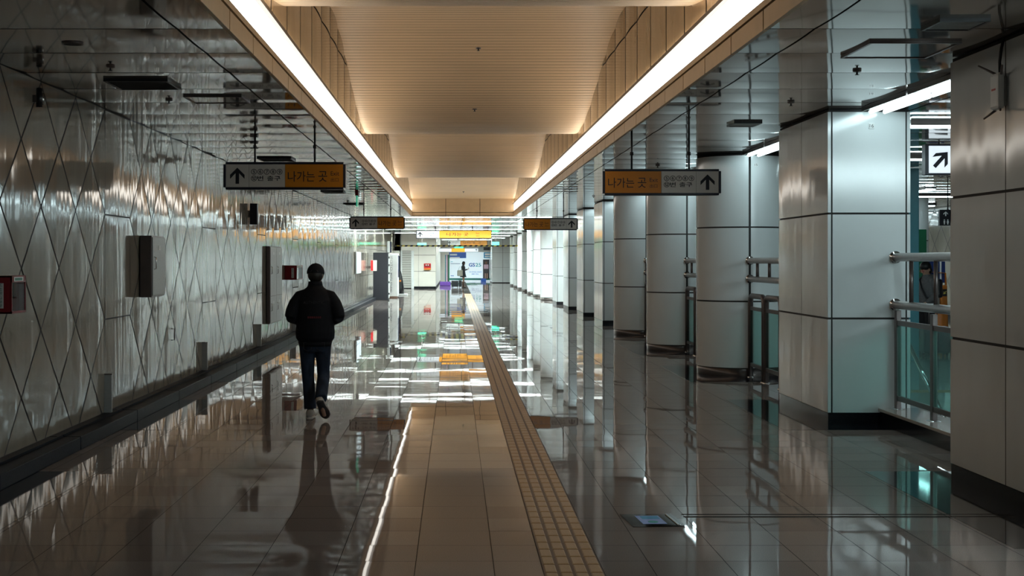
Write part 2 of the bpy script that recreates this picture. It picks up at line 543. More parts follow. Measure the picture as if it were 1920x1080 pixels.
# trough sides
Z_F, Z_L0, Z_L1, Z_TR, Z_S = 3.305, 3.357, 3.60, 3.78, 4.34
for nm, X, s in (('trim_3', XL, 1), ('trim_4', XR, -1)):
    mb = MB()
    y = 15.6 - 1.072 * 18
    while y < Y_END - .01:
        b = min(y + 1.072, Y_END)
        xa, xb = sorted((X - s * .02, X + s * .012))
        mb.box(xa, xb, y + .014, b - .014, CZ - .01, Z_F, 0, .003)
        y += 1.072
    xa, xb = sorted((X - s * .03, X - s * .01))
    mb.box(xa, xb, -3.6, Y_END, CZ, Z_F + .012, 1)
    a, b = sorted((X - s * .02, X + s * .018))
    mb.box(a, b, -3.6, Y_END, Z_F + .012, Z_L0, 0)
    struct(mb.build(nm, [M['fascia'], M['seam']]))

TROUGH = [-1.5, 11.0, 23.07, 35.5, Y_END]
TZ = EYE + 2.13
def vault_z(y):
    for a, b in zip(TROUGH[:-1], TROUGH[1:]):
        if a <= y <= b:
            s_ = (y - a) / (b - a)
            pk = .45
            u = (s_ - pk) / (1 - pk) if s_ > pk else (pk - s_) / pk
            return TZ + .92 * (1 + math.cos(PI * u)) / 2
    return TZ
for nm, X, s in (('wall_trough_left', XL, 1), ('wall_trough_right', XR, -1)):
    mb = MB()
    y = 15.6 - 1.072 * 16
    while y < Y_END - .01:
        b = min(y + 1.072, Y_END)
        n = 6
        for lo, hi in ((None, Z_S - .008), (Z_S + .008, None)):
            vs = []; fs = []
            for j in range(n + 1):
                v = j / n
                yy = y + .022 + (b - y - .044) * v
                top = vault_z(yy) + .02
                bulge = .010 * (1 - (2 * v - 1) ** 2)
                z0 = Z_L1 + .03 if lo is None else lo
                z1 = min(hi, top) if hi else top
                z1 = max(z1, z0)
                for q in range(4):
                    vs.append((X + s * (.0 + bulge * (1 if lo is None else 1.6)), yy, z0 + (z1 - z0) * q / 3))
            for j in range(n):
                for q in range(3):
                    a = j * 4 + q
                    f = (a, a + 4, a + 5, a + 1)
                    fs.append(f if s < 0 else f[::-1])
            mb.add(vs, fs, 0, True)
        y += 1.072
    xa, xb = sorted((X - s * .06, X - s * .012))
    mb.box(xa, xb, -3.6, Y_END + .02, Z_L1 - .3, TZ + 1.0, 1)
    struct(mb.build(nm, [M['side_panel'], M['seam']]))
mb = MB()                                   # the waving slatted vault, slats across
y = -1.5; pitch = .117
ys = []
while y < Y_END:
    ys.append(y); y += pitch
for y in ys:
    y1 = min(y + pitch - .010, Y_END); yg = min(y + pitch, Y_END)
    a, b, c = vault_z(y), vault_z(y1), vault_z(yg)
    mb.add([(XL, y, a), (XR, y, a), (XR, y1, b), (XL, y1, b)], [(0, 3, 2, 1)], 0, False)
    mb.add([(XL, y1, b), (XR, y1, b), (XR, y1, b + .012), (XL, y1, b + .012), (XL, yg, c + .012), (XR, yg, c + .012), (XR, yg, c), (XL, yg, c)],
           [(0, 3, 2, 1), (3, 4, 5, 2), (4, 7, 6, 5)], 1, False)
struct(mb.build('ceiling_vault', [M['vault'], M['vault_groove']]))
mb = MB()
for k in range(3):
    x0 = XL + (XR - XL) * k / 3; x1 = XL + (XR - XL) * (k + 1) / 3
    mb.box(x0 + .008, x1 - .008, Y_END, Y_END + .02, CZ - .008, TZ + .05, 0)
mb.box(XL, XR, Y_END + .02, Y_END + .1, CZ - .002, TZ + .4, 1)
struct(mb.build('wall_trough_end', [M['fascia'], M['seam']]))

# the two long strips
for X, s, lab in ((XL, 1, 'long white light strip along the left side of the ceiling trough'), (XR, -1, 'long white light strip along the right side of the ceiling trough')):
    r = thing('ceiling_light', lab, 'ceiling light', (X, 26, Z_L0), 'long light strips of the ceiling trough')
    o = (*r.location,)
    m_ = MB(o)
    a, b = sorted((X - s * .008, X + s * .006))
    m_.box(a, b, 8.6, Y_END - .01, Z_L0 + .006, Z_L1 - .006)
    m_.build('diffuser', M['strip_light'], r)
    m_ = MB(o); a, b = sorted((X + s * .004, X + s * .036))
    m_.box(a, b, 8.7, Y_END - .02, Z_L1 + .03, Z_L1 + .036)
    m_.build('added_cove_strip', M['cove_fill'], r)  # uplight hidden on top of the frame, added to light the vault
    m_ = MB(o); a, b = sorted((X - s * .01, X + s * .045))
    m_.box(a, b, 8.6, Y_END - .01, Z_L1 - .005, Z_L1 + .03)
    m_.build('frame', M['steel_dark'], r)
    m_ = MB(o); a, b = sorted((X - s * .01, X + s * .016))
    m_.box(a, b, 8.6, Y_END - .01, Z_L0 - .002, Z_L0 + .006)
    m_.build('frame', M['vent_dark'], r)

# cross rows of light beyond the trough
names = ['first', 'second', 'third', 'fourth', 'fifth', 'sixth', 'seventh', 'eighth', 'ninth', 'tenth']
for k, t in enumerate(ROWS):
    Y = t * F_PX
    r = thing('ceiling_light', names[k] + ' row of white tube light crossing the ceiling beyond the vault', 'ceiling light', (0.2, Y, CZ), 'cross rows of tube light beyond the vault')
    o = (*r.location,)
    xa, xb = (XW + .1, 3.45) if k < 5 else (-1.0, 3.45)
    m_ = MB(o)
    m_.box(xa, xb, Y - .33, Y + .33, CZ + .085, CZ + .10)
    for q in (-1, 1): m_.box(xa, xb, Y + q * .315 - .012, Y + q * .315 + .012, CZ - .008, CZ + .085)
    m_.build('housing', M['steel_dark'], r)
    m_ = MB(o)
    x = xa + .03
    while x < xb - .3:
        m_.box(x, min(x + 1.2, xb - .03), Y - .28, Y + .28, CZ + .055, CZ + .08, 0, .01); x += 1.26
    m_.build('diffuser', M['row_light'], r)
    m_ = MB(o)
    x = xa + .03
    while x < xb - .3:
        m_.box(x, min(x + 1.2, xb - .03), Y - .03, Y + .03, CZ - .024, CZ - .006, 0, .008); x += 1.26
    m_.build('tube', M['row_lip'], r)

# ------------------------------------------------------------------ columns
ZR = (.12, 1.065, 2.12, 3.15)
def square_column(name, loc, label, y_half=1.05):
    r = thing(name, label, 'column', loc, 'square white-panelled columns')
    hx, hy = .415, y_half
    core = MB(); core.box(-hx + .012, hx - .012, -hy + .012, hy - .012, 0, CZ - .012)
    core.build('core', M['seam'], r)
    pm = MB(); g = .010; d = .012
    for z0, z1 in zip(ZR[:-1], ZR[1:]):
        a, b = z0 + (g if z0 > .2 else 0), z1 - g
        for s in (-1, 1):
            for x0, x1 in ((-hx, -hx + .033), (-hx + .049, hx - .049), (hx - .033, hx)):
                ya, yb = sorted((s * (hy - d), s * hy)); pm.box(x0, x1, ya, yb, a, b, 0)
            for y0, y1 in ((-hy + .001, -.006), (.006, hy - .001)):
                xa, xb = sorted((s * (hx - d), s * hx))
                c = (s * hx, y1 if s < 0 else y0, a); e = (0, (y0 - y1) if s < 0 else (y1 - y0), 0)
                pm.pillow(c, e, (0, 0, b - a), .004, 6)
    pm.build('cladding', M['enamel'], r)
    sk = MB(); sk.box(-hx + .004, hx - .004, -hy + .004, hy - .004, 0, .114, 0)
    sk.build('skirting', M['skirting_dark'], r)
    return r
def round_column(name, loc, label):
    r = thing(name, label, 'column', loc, 'round white-panelled columns')
    R = .64
    core = MB(); core.lathe([(R - .012, 0), (R - .012, CZ - .012)], n=48, cap=True); core.build('core', M['seam'], r)
    pm = MB()
    for z0, z1 in zip(ZR[:-1], ZR[1:]):
        a, b = z0 + (.011 if z0 > .2 else 0), z1 - .011
        for q in range(4):
            g = .016 / R
            a0 = q * PI / 2 + g - PI / 2; a1 = (q + 1) * PI / 2 - g - PI / 2
            pm.lathe([(R, a), (R, b)], n=20, a0=a0, a1=a1)
            pm.lathe([(R - .012, a), (R, a)], n=20, a0=a0, a1=a1, smooth=False); pm.lathe([(R, b), (R - .012, b)], n=20, a0=a0, a1=a1, smooth=False)
    pm.build('cladding', M['enamel_round'], r)
    sk = MB(); sk.lathe([(R - .008, 0), (R - .008, .108), (R - .02, .112)], n=48); sk.build('skirting', M['skirting_bronze'], r)
    return r
CX = 4.16
sq = square_column('square_column', (CX, C_Y_NEAR, 0), 'square grey-white column cut by the right edge, carrying the white antenna box')
sq_labels = {0: 'square white column carrying the number 16 plate', 4: 'square white column just beyond the third round column', 5: 'second square white column beyond the round ones',
             6: 'third square white column beyond the round ones', 7: 'fourth square white column, last before the far round columns'}
columns = {}
for k in (0, 4, 5, 6, 7):
    columns[k] = dup(sq, (CX, C_Y[k], 0), sq_labels[k])
rc = round_column('round_column', (CX + .02, C_Y[1], 0), 'round white column carrying the number 15 plate, nearest of the round ones')
rl = {2: 'middle round white column, with a handrail end fixed to it', 3: 'round white column standing beside the first distant square column',
      8: 'first round white column of the distant row', 9: 'second round white column of the distant row', 10: 'third round white column of the distant row',
      11: 'fourth round white column of the distant row', 12: 'fifth round white column of the distant row', 13: 'sixth round white column of the distant row', 14: 'last round white column before the far white wall'}
columns[1] = rc
for k in rl: columns[k] = dup(rc, (CX + .02, C_Y[k], 0), rl[k])
dup(rc, (10.8, 33.6, 0), 'round white column of the hall behind the square column, beside the green board')

def number_plate(txt, x, Y, z, parent, size=.06):
    loc = parent.location
    m_ = MB((*loc,)); m_.box(x - size / 2, x + size / 2, Y - .006, Y, z - size / 2, z + size / 2, 0, .002)
    p = m_.build('number_plate', M['white_paint'], parent)
    lettering(txt, Vector((x, Y - .0075, z)) - Vector(loc), (1, 0, 0), (0, 0, 1), M['ink'], p, h_=size * .62, w_=size * .7)
number_plate('16', (1634 - VX) * .005357, C_Y[0] - 1.05, EYE + (488 - 236) * .005357, columns[0], .058)
number_plate('15', 4.27, C_Y[1] - .635, EYE + (488 - 310) * .0076, columns[1], .05)

# access point on the near column
AX, AY, AZ = CX - .415, 9.45, 2.80
r = thing('access_point', 'white wireless antenna box mounted high on the near square column', 'access point', (AX, AY, AZ))
o = (AX, AY, AZ)
m_ = MB(o); m_.box(AX - .075, AX - .025, AY - .075, AY + .075, AZ - .125, AZ + .125, 0, .022); m_.build('case', M['white_paint'], r)
m_ = MB(o); m_.box(AX - .026, AX, AY - .05, AY + .05, AZ - .10, AZ + .10, 0, .004); m_.build('bracket', M['grey_metal'], r)
m_ = MB(o)
for i in range(6): m_.box(AX - .0765, AX - .075, AY - .036 + i * .012, AY - .027 + i * .012, AZ + .005, AZ + .018, 0)
m_.build('logo', M['red_bright'], r)
for (dy, dz, e) in ((.03, .12, (-.06, .16, .08)), (-.06, .11, (-.05, -.14, .04)), (.04, -.125, (-.05, .08, -.05)), (-.04, -.125, (-.05, -.13, -.02))):
    m_ = MB(o); p0 = Vector((AX - .045, AY + dy, AZ + dz)); m_.tube([p0, p0 + Vector(e)], [.009, .007], 8); m_.build('antenna', M['steel_dark'], r)
m_ = MB(o); m_.tube([(AX - .03, AY, AZ + .11), (AX - .035, AY - .005, AZ + .2), (AX - .02, AY, AZ + .3), (AX - .012, AY - .02, CZ - .02)], .011, 8); m_.build('cable', M['black_plastic'], r)

# ------------------------------------------------------------------ railings between the columns
def rail_bay(label, X, ya, yb, z_hi, z_lo):
    r = thing('handrail', label, 'handrail', (X, ya, 0), 'double pipe handrails between the columns')
    o = (*r.location,)
    for z in (z_hi, z_lo):
        m_ = MB(o); m_.tube([(X, ya, z), (X, yb, z)], .042, 16); m_.build('rail', M['steel'], r)
        for yy, d in ((yb, -1), (ya, 1)):
            m_ = MB(o); m_.tube([(X, yy - .001 * d, z), (X, yy + .025 * d, z)], .062, 18); m_.build('flange', M['chrome'], r)
    n = max(2, int((yb - ya) / .62))
    for i in range(n):
        yy = yb - .5 - i * (yb - ya - .7) / max(1, n - 1)
        m_ = MB(o); m_.tube([(X, yy, z_lo + .03), (X, yy, z_hi - .03)], .022, 10); m_.build('spindle', M['steel_dark'], r)
    return r
# bay between the near column and column 16: stone ledge, glass balustrade
YA, YB = C_Y_NEAR + 1.05, C_Y[0] - 1.05
mb = MB((4.42, 12, 0))
mb.box(4.27, 4.62, YA, YB - .004, 0, .135, 1); mb.box(4.25, 4.64, YA, YB - .004, .135, .166, 0, .004)
tag(mb.build('stone_ledge', [M['ledge'], M['skirting_dark']]), 'low granite ledge with dark side under the glass balustrade', 'ledge', kind='thing')
X = 4.42
r = rail_bay('double pipe handrail fixed to the column numbered 16, above the glass balustrade', X, YA, YB, 1.68, 1.205)
g_ = thing('glass_balustrade', 'dark steel balustrade with teal glass standing on the granite ledge', 'balustrade', (X, YA, .166))
o = (*g_.location,)
posts = [YB - .09, YB - 1.13, YB - 2.2, YB - 3.2]
for yy in posts:
    m_ = MB(o); m_.box(X - .024, X + .024, yy - .035, yy + .035, .166, 1.150, 0, .004); p = m_.build('post', M['steel_dark'], g_)
    m_ = MB(o); m_.lathe([(.0, .172), (.065, .172), (.07, .166)], c=(X, yy, 0), n=20); m_.build('foot_flange', M['chrome'], p)
for a, b in zip(posts[1:], posts[:-1]):
    for z0, z1 in ((1.0, 1.05), (.25, .30)):
        m_ = MB(o); m_.box(X - .018, X + .018, a + .035, b - .035, z0, z1, 0, .003); m_.build('crossbar', M['steel_dark'], g_)
    m_ = MB(o); m_.box(X - .005, X + .005, a + .036, b - .036, .30, 1.0); m_.build('glass_panel', M['glass_teal'], g_)

def barrier(label, X, y0, y1):
    r = thing('glass_barrier', label, 'barrier', (X, y0, 0), 'glass barriers with bent steel frames')
    z = 1.15
    L_ = y1 - y0
    q = .09
    m_ = MB()
    m_.tube([(0, 0, 0), (0, 0, z - q), (0, q * .3, z - q * .3), (0, q, z), (0, L_ - q, z), (0, L_ - q * .3, z - q * .3), (0, L_, z - q), (0, L_, 0)], .038, 14)
    m_.build('frame', M['steel_dark'], r)
    for zz in (.95, .16):
        m_ = MB(); m_.box(-.016, .016, .03, L_ - .03, zz, zz + .05); m_.build('crossbar', M['steel_dark'], r)
    m_ = MB(); m_.box(-.005, .005, .035, L_ - .035, .20, .95); m_.build('glass_panel', M['glass_teal'], r)
    for yy in (0, L_):
        m_ = MB(); m_.lathe([(0, .012), (.048, .012), (.052, 0)], c=(0, yy, 0), n=18); m_.build('foot_flange', M['chrome'], r)
    return r
bays = [(1, C_Y[0] + 1.05, C_Y[1] - .64, 'the column numbered 15'), (2, C_Y[1] + .64, C_Y[2] - .64, 'the middle round column'), (3, C_Y[2] + .64, C_Y[3] - .64, 'the third round column')]
b0 = None
for k, ya, yb, nm in bays:
    rail_bay('double pipe handrail fixed to the front of ' + nm, 4.18, ya, yb, 1.645, 1.385)
    for j in range(2):
        y1 = yb - .10 - j * .98; y0 = y1 - .86
        lab = ('glass barrier with bent steel frame next to ' if j == 0 else 'second glass barrier with bent steel frame before ') + nm
        if b0 is None: b0 = barrier(lab, 4.17, y0, y1)
        else: dup(b0, (4.17, y0, 0), lab)

# slanting stair handrail behind the glass
r = thing('stair_handrail', 'shiny steel handrail slanting down behind the teal glass', 'handrail', (5.2, 16, 0))
o = (*r.location,)
A = Vector(px(1705, 647, .0062)); B = Vector(px(1772, 788, .0055))
m_ = MB(o); m_.tube([A, B], .025, 12); m_.build('rail', M['chrome'], r)
m_ = MB(o); m_.tube([A, (A.x, A.y, 0)], .018, 10); m_.build('post', M['steel_dark'], r)
m_ = MB(o); m_.tube([B, (B.x, B.y, 0)], .018, 10); m_.build('post', M['steel_dark'], r)

# ------------------------------------------------------------------ light fittings by the columns and in the hall
def tube_light(label, cx, cy, ln, along_y, m, group, wid=.28):
    r = thing('ceiling_light', label, 'ceiling light', (cx, cy, CZ), group)
    def bx(mm, u0, u1, v0, v1, z0, z1, bev=0):
        if along_y: mm.box(u0, u1, v0, v1, z0, z1, 0, bev)
        else: mm.box(v0, v1, u0, u1, z0, z1, 0, bev)
    h = wid / 2
    m_ = MB(); bx(m_, -h, h, -ln / 2, ln / 2, -.03, -.008); m_.build('reflector', M['grey_metal'], r)
    m_ = MB()
    bx(m_, -h - .012, -h, -ln / 2, ln / 2, -.05, -.006); bx(m_, h, h + .012, -ln / 2, ln / 2, -.05, -.006)
    m_.build('frame', M['steel_dark'], r)
    for u in (-wid / 4, wid / 4):
        m_ = MB()
        a, b = (u, -ln / 2 + .03, -.055), (u, ln / 2 - .03, -.055)
        if not along_y: a, b = (a[1], a[0], a[2]), (b[1], b[0], b[2])
        m_.tube([a, b], .018, 10); m_.build('tube', M[m], r)
    return r
side_spots = []
first = None
side_names = ['in front of the column numbered 16', 'in front of the column numbered 15', 'in front of the middle round column', 'in front of the third round column',
              'in front of the first distant square column', 'in front of the second distant square column', 'in front of the third distant square column', 'in front of the fourth distant square column',
              'in front of the first far round column']
for k in range(0, 9):
    front = C_Y[k] - (1.05 if k in (0, 4, 5, 6, 7) else .64)
    for j in range(2):
        cy = front - .80 - j * 1.40
        lab = ('twin tube light on the ceiling right ' if j == 0 else 'second twin tube light on the ceiling, one step ') + side_names[k]
        if j: lab = lab.replace('one step in front of', 'one length out from')
        if first is None: first = tube_light(lab, 4.20, cy, 1.36, True, 'side_light', 'twin tube lights along the columns')
        else: dup(first, (4.20, cy, CZ), lab)
hall_rows = [(.00588, 5.0, 9.2), (.0078, 5.2, 9.2), (.01234, 6.0, 12.0), (.01443, 6.0, 13), (.0168, 6, 13.5), (.0189, 6, 13.5), (.02125, 6, 13.5)]
hn = ['nearest tube light of the hall behind, above the black arrow sign', 'tube light of the hall level with the top of the arrow sign',
      'long tube light of the hall over the white round column', 'long tube light of the hall over the toilet sign', 'long tube light of the hall just beyond the toilet sign', 'second farthest long tube light of the hall behind the columns', 'farthest long tube light of the hall behind the columns']
for (t, xa, xb), lab in zip(hall_rows, hn):
    tube_light(lab, (xa + xb) / 2, t * F_PX, xb - xa, False, 'hall_light', 'tube lights of the hall behind the columns', .16)
tube_light('slanting tube light of the hall under the arrow sign', 9.95, 30.2, 2.4, True, 'hall_light', 'tube lights of the hall behind the columns', .22)
for cy, lab in ((2.8, 'unseen wide fill light added right of the near square column, farther from it'), (5.2, 'unseen wide fill light added right of the near square column, nearer to it')):  # out of view, added to brighten the column fronts
    tube_light(lab, 8.2, cy, 6.4, False, 'unseen_fill_light', 'unseen fill lights added beside the near column', .5)

# ------------------------------------------------------------------ hanging exit signs
ARROW = [(0, 1), (1, .557), (1, .305), (.24, .66), (.24, 0), (-.24, 0), (-.24, .66), (-1, .305), (-1, .557)]
def exit_sign(label, x0, x1, z0, z1, Y, flip, rods, lit=False, arrow_dir=0, dense=True):
    """flip: orange half on the left. x0..x1 is the face"""
    r = thing('exit_sign', label, 'sign', ((x0 + x1) / 2, Y, z0), 'hanging exit signs')
    o = (*r.location,)
    W, H = x1 - x0, z1 - z0
    white, orange = ('lit_white', 'lit_orange') if lit else ('sign_white', 'sign_orange')
    m_ = MB(o)
    m_.box(x0, x1, Y + .012, Y + .14, z0 + .01, z1 - .01)
    e = H * .085
    m_.box(x0 - .003, x1 + .003, Y - .004, Y + .15, z1 - e, z1, 0, .003); m_.box(x0 - .003, x1 + .003, Y - .004, Y + .15, z0, z0 + e, 0, .003)
    for s, xx in ((-1, x0), (1, x1)):
        a, b = sorted((xx, xx + s * W * .021)); m_.box(a, b, Y - .002, Y + .145, z0 + e * .9, z1 - e * .9, 0, .003)
    m_.build('housing', M['sign_navy'], r)
    a, b = z0 + e, z1 - e
    def fx(u): return x0 + W * (1 - u if flip else u)
    def face(u0, u1, m, nm):
        q0, q1 = sorted((fx(u0), fx(u1)))
        m2 = MB(o); m2.box(q0 + .002, q1 - .002, Y, Y + .012, a, b); return m2.build(nm, M[m], r)
    pa = face(0, .197, white, 'arrow_panel'); pn = face(.197, .505, white, 'number_panel'); po = face(.505, 1, orange, 'exit_panel')
    yy = Y - .0015
    loc = Vector(o)
    h = b - a
    ca = (fx(0) + fx(.197)) / 2
    m2 = MB(o); m2.prism([(p * W * .062, (q - .5) * h * .71) for p, q in ARROW], (1, 0, 0), (0, 0, 1), (ca, yy, (a + b) / 2), .001); m2.build('arrow', M['ink'], pa)
    def txt(s, uc, zc, uw, hh, par, bold=0.0, keep=False):
        # uc: centre across the face, from the left; zc: from the bottom
        return lettering(s, Vector((x0 + W * uc, yy, a + h * zc)) - loc, (1, 0, 0), (0, 0, 1), M['ink'], par, W * uw, h * hh, bold, keep=keep)
    if not flip:
        no, oo = .214, .528
    else:
        no, oo = .516, .027
    if dense:
        for i, c in enumerate('\u2464\u2465\u2466\u2467\u2468'):
            txt(c, no + .026 + i * .0545, .675, .049, .25, pn, .012)
        txt('\u246b', no + .026, .385, .050, .25, pn, .01); txt('\ubc88', no + .080, .385, .052, .22, pn, .012)
        txt('\ucd9c\uad6c', no + .195, .385, .114, .22, pn, .012)
    else:
        txt('\u2464\u2465\u2466\u2467\u2468', no + .135, .675, .27, .24, pn); txt('\u246b\ubc88 \ucd9c\uad6c', no + .13, .385, .25, .22, pn, .01)
    txt('\ub098\uac00\ub294', oo + .115, .47, .230, .46, po, .004); txt('\uacf3', oo + .298, .47, .076, .46, po, .004)
    txt('Exit', oo + .402, .60, .072, .185, po); txt('\u51fa\u53e3', oo + .400, .325, .066, .165, po)
    for rx in rods:
        m2 = MB(o); m2.tube([(rx, Y + .07, z1 - .002), (rx, Y + .07, CZ + .01)], .010 * W / 1.4 + .002, 10)
        m2.tube([(rx, Y + .07, z1 + .17), (rx, Y + .07, z1 + .21)], .022, 10)
        m2.build('hanging_rod', M['rod'], r)
    return r
t = .0065
exit_sign('dim exit sign with the arrow on its left, hanging nearest above the walking person', (423.3 - VX) * t, (643.5 - VX) * t, EYE + (488 - 355.3) * t, EYE + (488 - 303.8) * t, F_PX * t, False, [(476.5 - VX) * t, (589 - VX) * t])
t = .0064
exit_sign('bright exit sign with the arrow on its right, hanging nearest before the round columns', (1134.4 - VX) * t, (1347.6 - VX) * t, EYE + (488 - 366) * t, EYE + (488 - 317) * t, F_PX * t, True, [(1185.8 - VX) * t, (1293.7 - VX) * t])
t = .01385
exit_sign('small dim exit sign with the arrow on its left, farther along the left wall', (657 - VX) * t, (757 - VX) * t, EYE + (488 - 430) * t, EYE + (488 - 405.8) * t, F_PX * t, False, [(681.9 - VX) * t, (732.4 - VX) * t])
t = .0140
exit_sign('small exit sign with the arrow on its right, farther along before the square columns', (983 - VX) * t, (1081.5 - VX) * t, EYE + (488 - 431.5) * t, EYE + (488 - 408.8) * t, F_PX * t, True, [(1007 - VX) * t, (1057 - VX) * t])
# wide lit sign over the middle of the corridor
def wide_sign(label, xa, xb, ya, yb, t, split, lit, rods, arrow_left=True, letters=True):
    x0, x1, z0, z1, Y = (xa - VX) * t, (xb - VX) * t, EYE + (488 - yb) * t, EYE + (488 - ya) * t, F_PX * t
    r = thing('exit_sign', label, 'sign', ((x0 + x1) / 2, Y, z0), 'hanging exit signs')
    o = (*r.location,); W, H = x1 - x0, z1 - z0
    white, orange = ('lit_white', 'lit_orange') if lit else ('sign_white', 'sign_orange')
    m_ = MB(o); m_.box(x0, x1, Y + .01, Y + .14, z0, z1, 0, .01); m_.build('housing', M['sign_navy'], r)
    e = H * .07
    pieces = []
    for i, (u0, u1, c) in enumerate(split):
        m_ = MB(o); m_.box(x0 + W * u0 + (e if u0 == 0 else 0), x0 + W * u1 - (e if u1 == 1 else 0), Y, Y + .012, z0 + e, z1 - e)
        pieces.append(m_.build('sign_panel', M[{'w': white, 'o': orange, 'd': 'sign_white'}[c]], r))
    loc = Vector(o); zc = (z0 + z1) / 2
    ua = .05 if arrow_left else .95
    m_ = MB(o); m_.prism([(p * H * .28, (q - .5) * H * .62) for p, q in ARROW], (1, 0, 0), (0, 0, 1), (x0 + W * ua, Y - .002, zc), .001); m_.build('arrow', M['ink'], r)
    if letters:
        T = lambda s, u, dz, w_, h_, b=0: lettering(s, Vector((x0 + W * u, Y - .003, zc + H * dz)) - loc, (1, 0, 0), (0, 0, 1), M['ink'], r, W * w_, H * h_, b)
        T('\ub098\uac00\ub294 \uacf3', .545, 0, .29, .42, .008); T('\u2464\u2465\u2466\u2467\u2468', .19, .14, .17, .2); T('\u246b\ubc88 \ucd9c\uad6c', .17, -.18, .14, .2)
        T('Exit', .815, .14, .045, .2); T('\u51fa\u53e3', .815, -.18, .045, .18)
    for rx in rods:
        X_ = (rx - VX) * t
        m_ = MB(o); m_.tube([(X_, Y + .07, z1 - .01), (X_, Y + .07, CZ + .01)], .02, 8); m_.build('hanging_rod', M['rod'], r)
    return r
wide_sign('wide glowing yellow and white exit sign over the middle of the corridor', 780.5, 922, 431.8, 447.2, .0243, [(0, .305, 'w'), (.305, 1, 'o')], True, [816, 886])
wide_sign('far exit sign hanging just behind the wide glowing one', 839, 914, 450.5, 460.5, .034, [(0, .32, 'w'), (.32, 1, 'o')], False, [858, 898])
wide_sign('white sign with a yellow middle, hanging low before the far poster wall', 818, 897, 465.2, 472.8, .0385, [(0, .36, 'w'), (.36, .68, 'o'), (.68, 1, 'w')], True, [], False, False)
for xa, xb, ya, yb, t, lab in ((783, 799, 455.5, 461, .0300, 'green lit emergency exit sign over the roll shutter'), (922, 936, 453.5, 460, .0335, 'green lit emergency exit sign at the right end of the far exit sign'), (852, 869, 462.5, 465.5, .0375, 'green lit strip sign under the striped barrier tape')):
    a = px(xa, yb, t); b = px(xb, ya, t)
    r = thing('emergency_exit_sign', lab, 'sign', (a[0], a[1], a[2]), 'green emergency exit signs')
    m_ = MB((*r.location,)); m_.box(a[0], b[0], a[1] - .03, a[1] + .03, a[2], b[2], 0, .01); m_.build('lit_panel', M['lit_green'], r)
    m_ = MB((*r.location,)); m_.box((a[0] + b[0]) / 2 - .02, (a[0] + b[0]) / 2 + .02, a[1] - .02, a[1] + .02, b[2] - .005, CZ); m_.build('bracket', M['steel_dark'], r)

# green acrylic sign seen edge-on
c = px(670, 360, .01195)
r = thing('acrylic_sign', 'thin green acrylic sign hanging edge-on from the left ceiling', 'sign', (c[0], c[1], CZ))
m_ = MB(); m_.box(-.035, .035, -.25, .25, -.09, .0, 0, .005); m_.build('mount', M['red_box'], r)
m_ = MB(); m_.box(-.012, .012, -.22, .22, -.33, -.09); m_.build('acrylic_plate', M['acrylic_green'], r)

# arrow sign and toilet sign in the hall
a = px(1735, 328, .0069); b = px(1790, 270, .0069)
r = thing('arrow_sign', 'white square sign with a slanting black arrow, hanging behind the near square column', 'sign', (a[0], a[1], a[2]))
o = (*r.location,)
m_ = MB(o); m_.box(a[0], b[0], a[1], a[1] + .14, a[2], b[2], 0, .006); m_.build('housing', M['sign_navy'], r)
m_ = MB(o); m_.box(a[0] + .045, b[0] - .03, a[1] - .008, a[1] + .01, a[2] + .025, b[2] - .025); p = m_.build('sign_face', M['lit_white'], r)
ang = -math.radians(42); cx_, cz_ = (a[0] + b[0]) / 2 + .01, (a[2] + b[2]) / 2
ar = []
for u, v in ARROW:
    q = (u * .105, (v - .5) * .26)
    ar.append((q[0] * math.cos(ang) - q[1] * math.sin(ang), q[0] * math.sin(ang) + q[1] * math.cos(ang)))
m_ = MB(o); m_.prism(ar, (1, 0, 0), (0, 0, 1), (cx_, a[1] - .009, cz_), .001); m_.build('arrow', M['ink'], p)
m_ = MB(o); m_.tube([(cx_, a[1] + .07, b[2] - .01), (cx_, a[1] + .07, CZ)], .012, 8); m_.build('hanging_rod', M['rod'], r)
a = px(1762, 423, .0116); b = px(1795, 393, .0116)
r = thing('toilet_sign', 'small dark hanging sign with white arrow and toilet pictograms', 'sign', (a[0], a[1], a[2]))
o = (*r.location,)
m_ = MB(o); m_.box(a[0], b[0], a[1], a[1] + .1, a[2], b[2], 0, .004); m_.build('housing', M['kiosk_dark'], r)
m_ = MB(o)
cx_ = a[0] + .13
m_.prism([(p * .05, (q - .5) * .1) for p, q in ARROW], (1, 0, 0), (0, 0, 1), (cx_, a[1] - .002, b[2] - .09), .001)
for dx, wd in ((-.03, .035), (.045, .05)):
    m_.prism([(-.012, .03), (.012, .03), (.012, .055), (-.012, .055)], (1, 0, 0), (0, 0, 1), (cx_ + dx, a[1] - .002, a[2] + .08), .001)
    m_.prism([(-.018, .025), (.018, .025), (wd / 2, -.02), (.012, -.02), (.012, -.055), (-.012, -.055), (-.012, -.02), (-wd / 2, -.02)], (1, 0, 0), (0, 0, 1), (cx_ + dx, a[1] - .002, a[2] + .08), .001)
m_.build('pictograms', M['ink_white'], r)
m_ = MB(o); m_.tube([((a[0] + b[0]) / 2, a[1] + .05, b[2] - .01), ((a[0] + b[0]) / 2, a[1] + .05, CZ)], .012, 8); m_.build('hanging_rod', M['rod'], r)

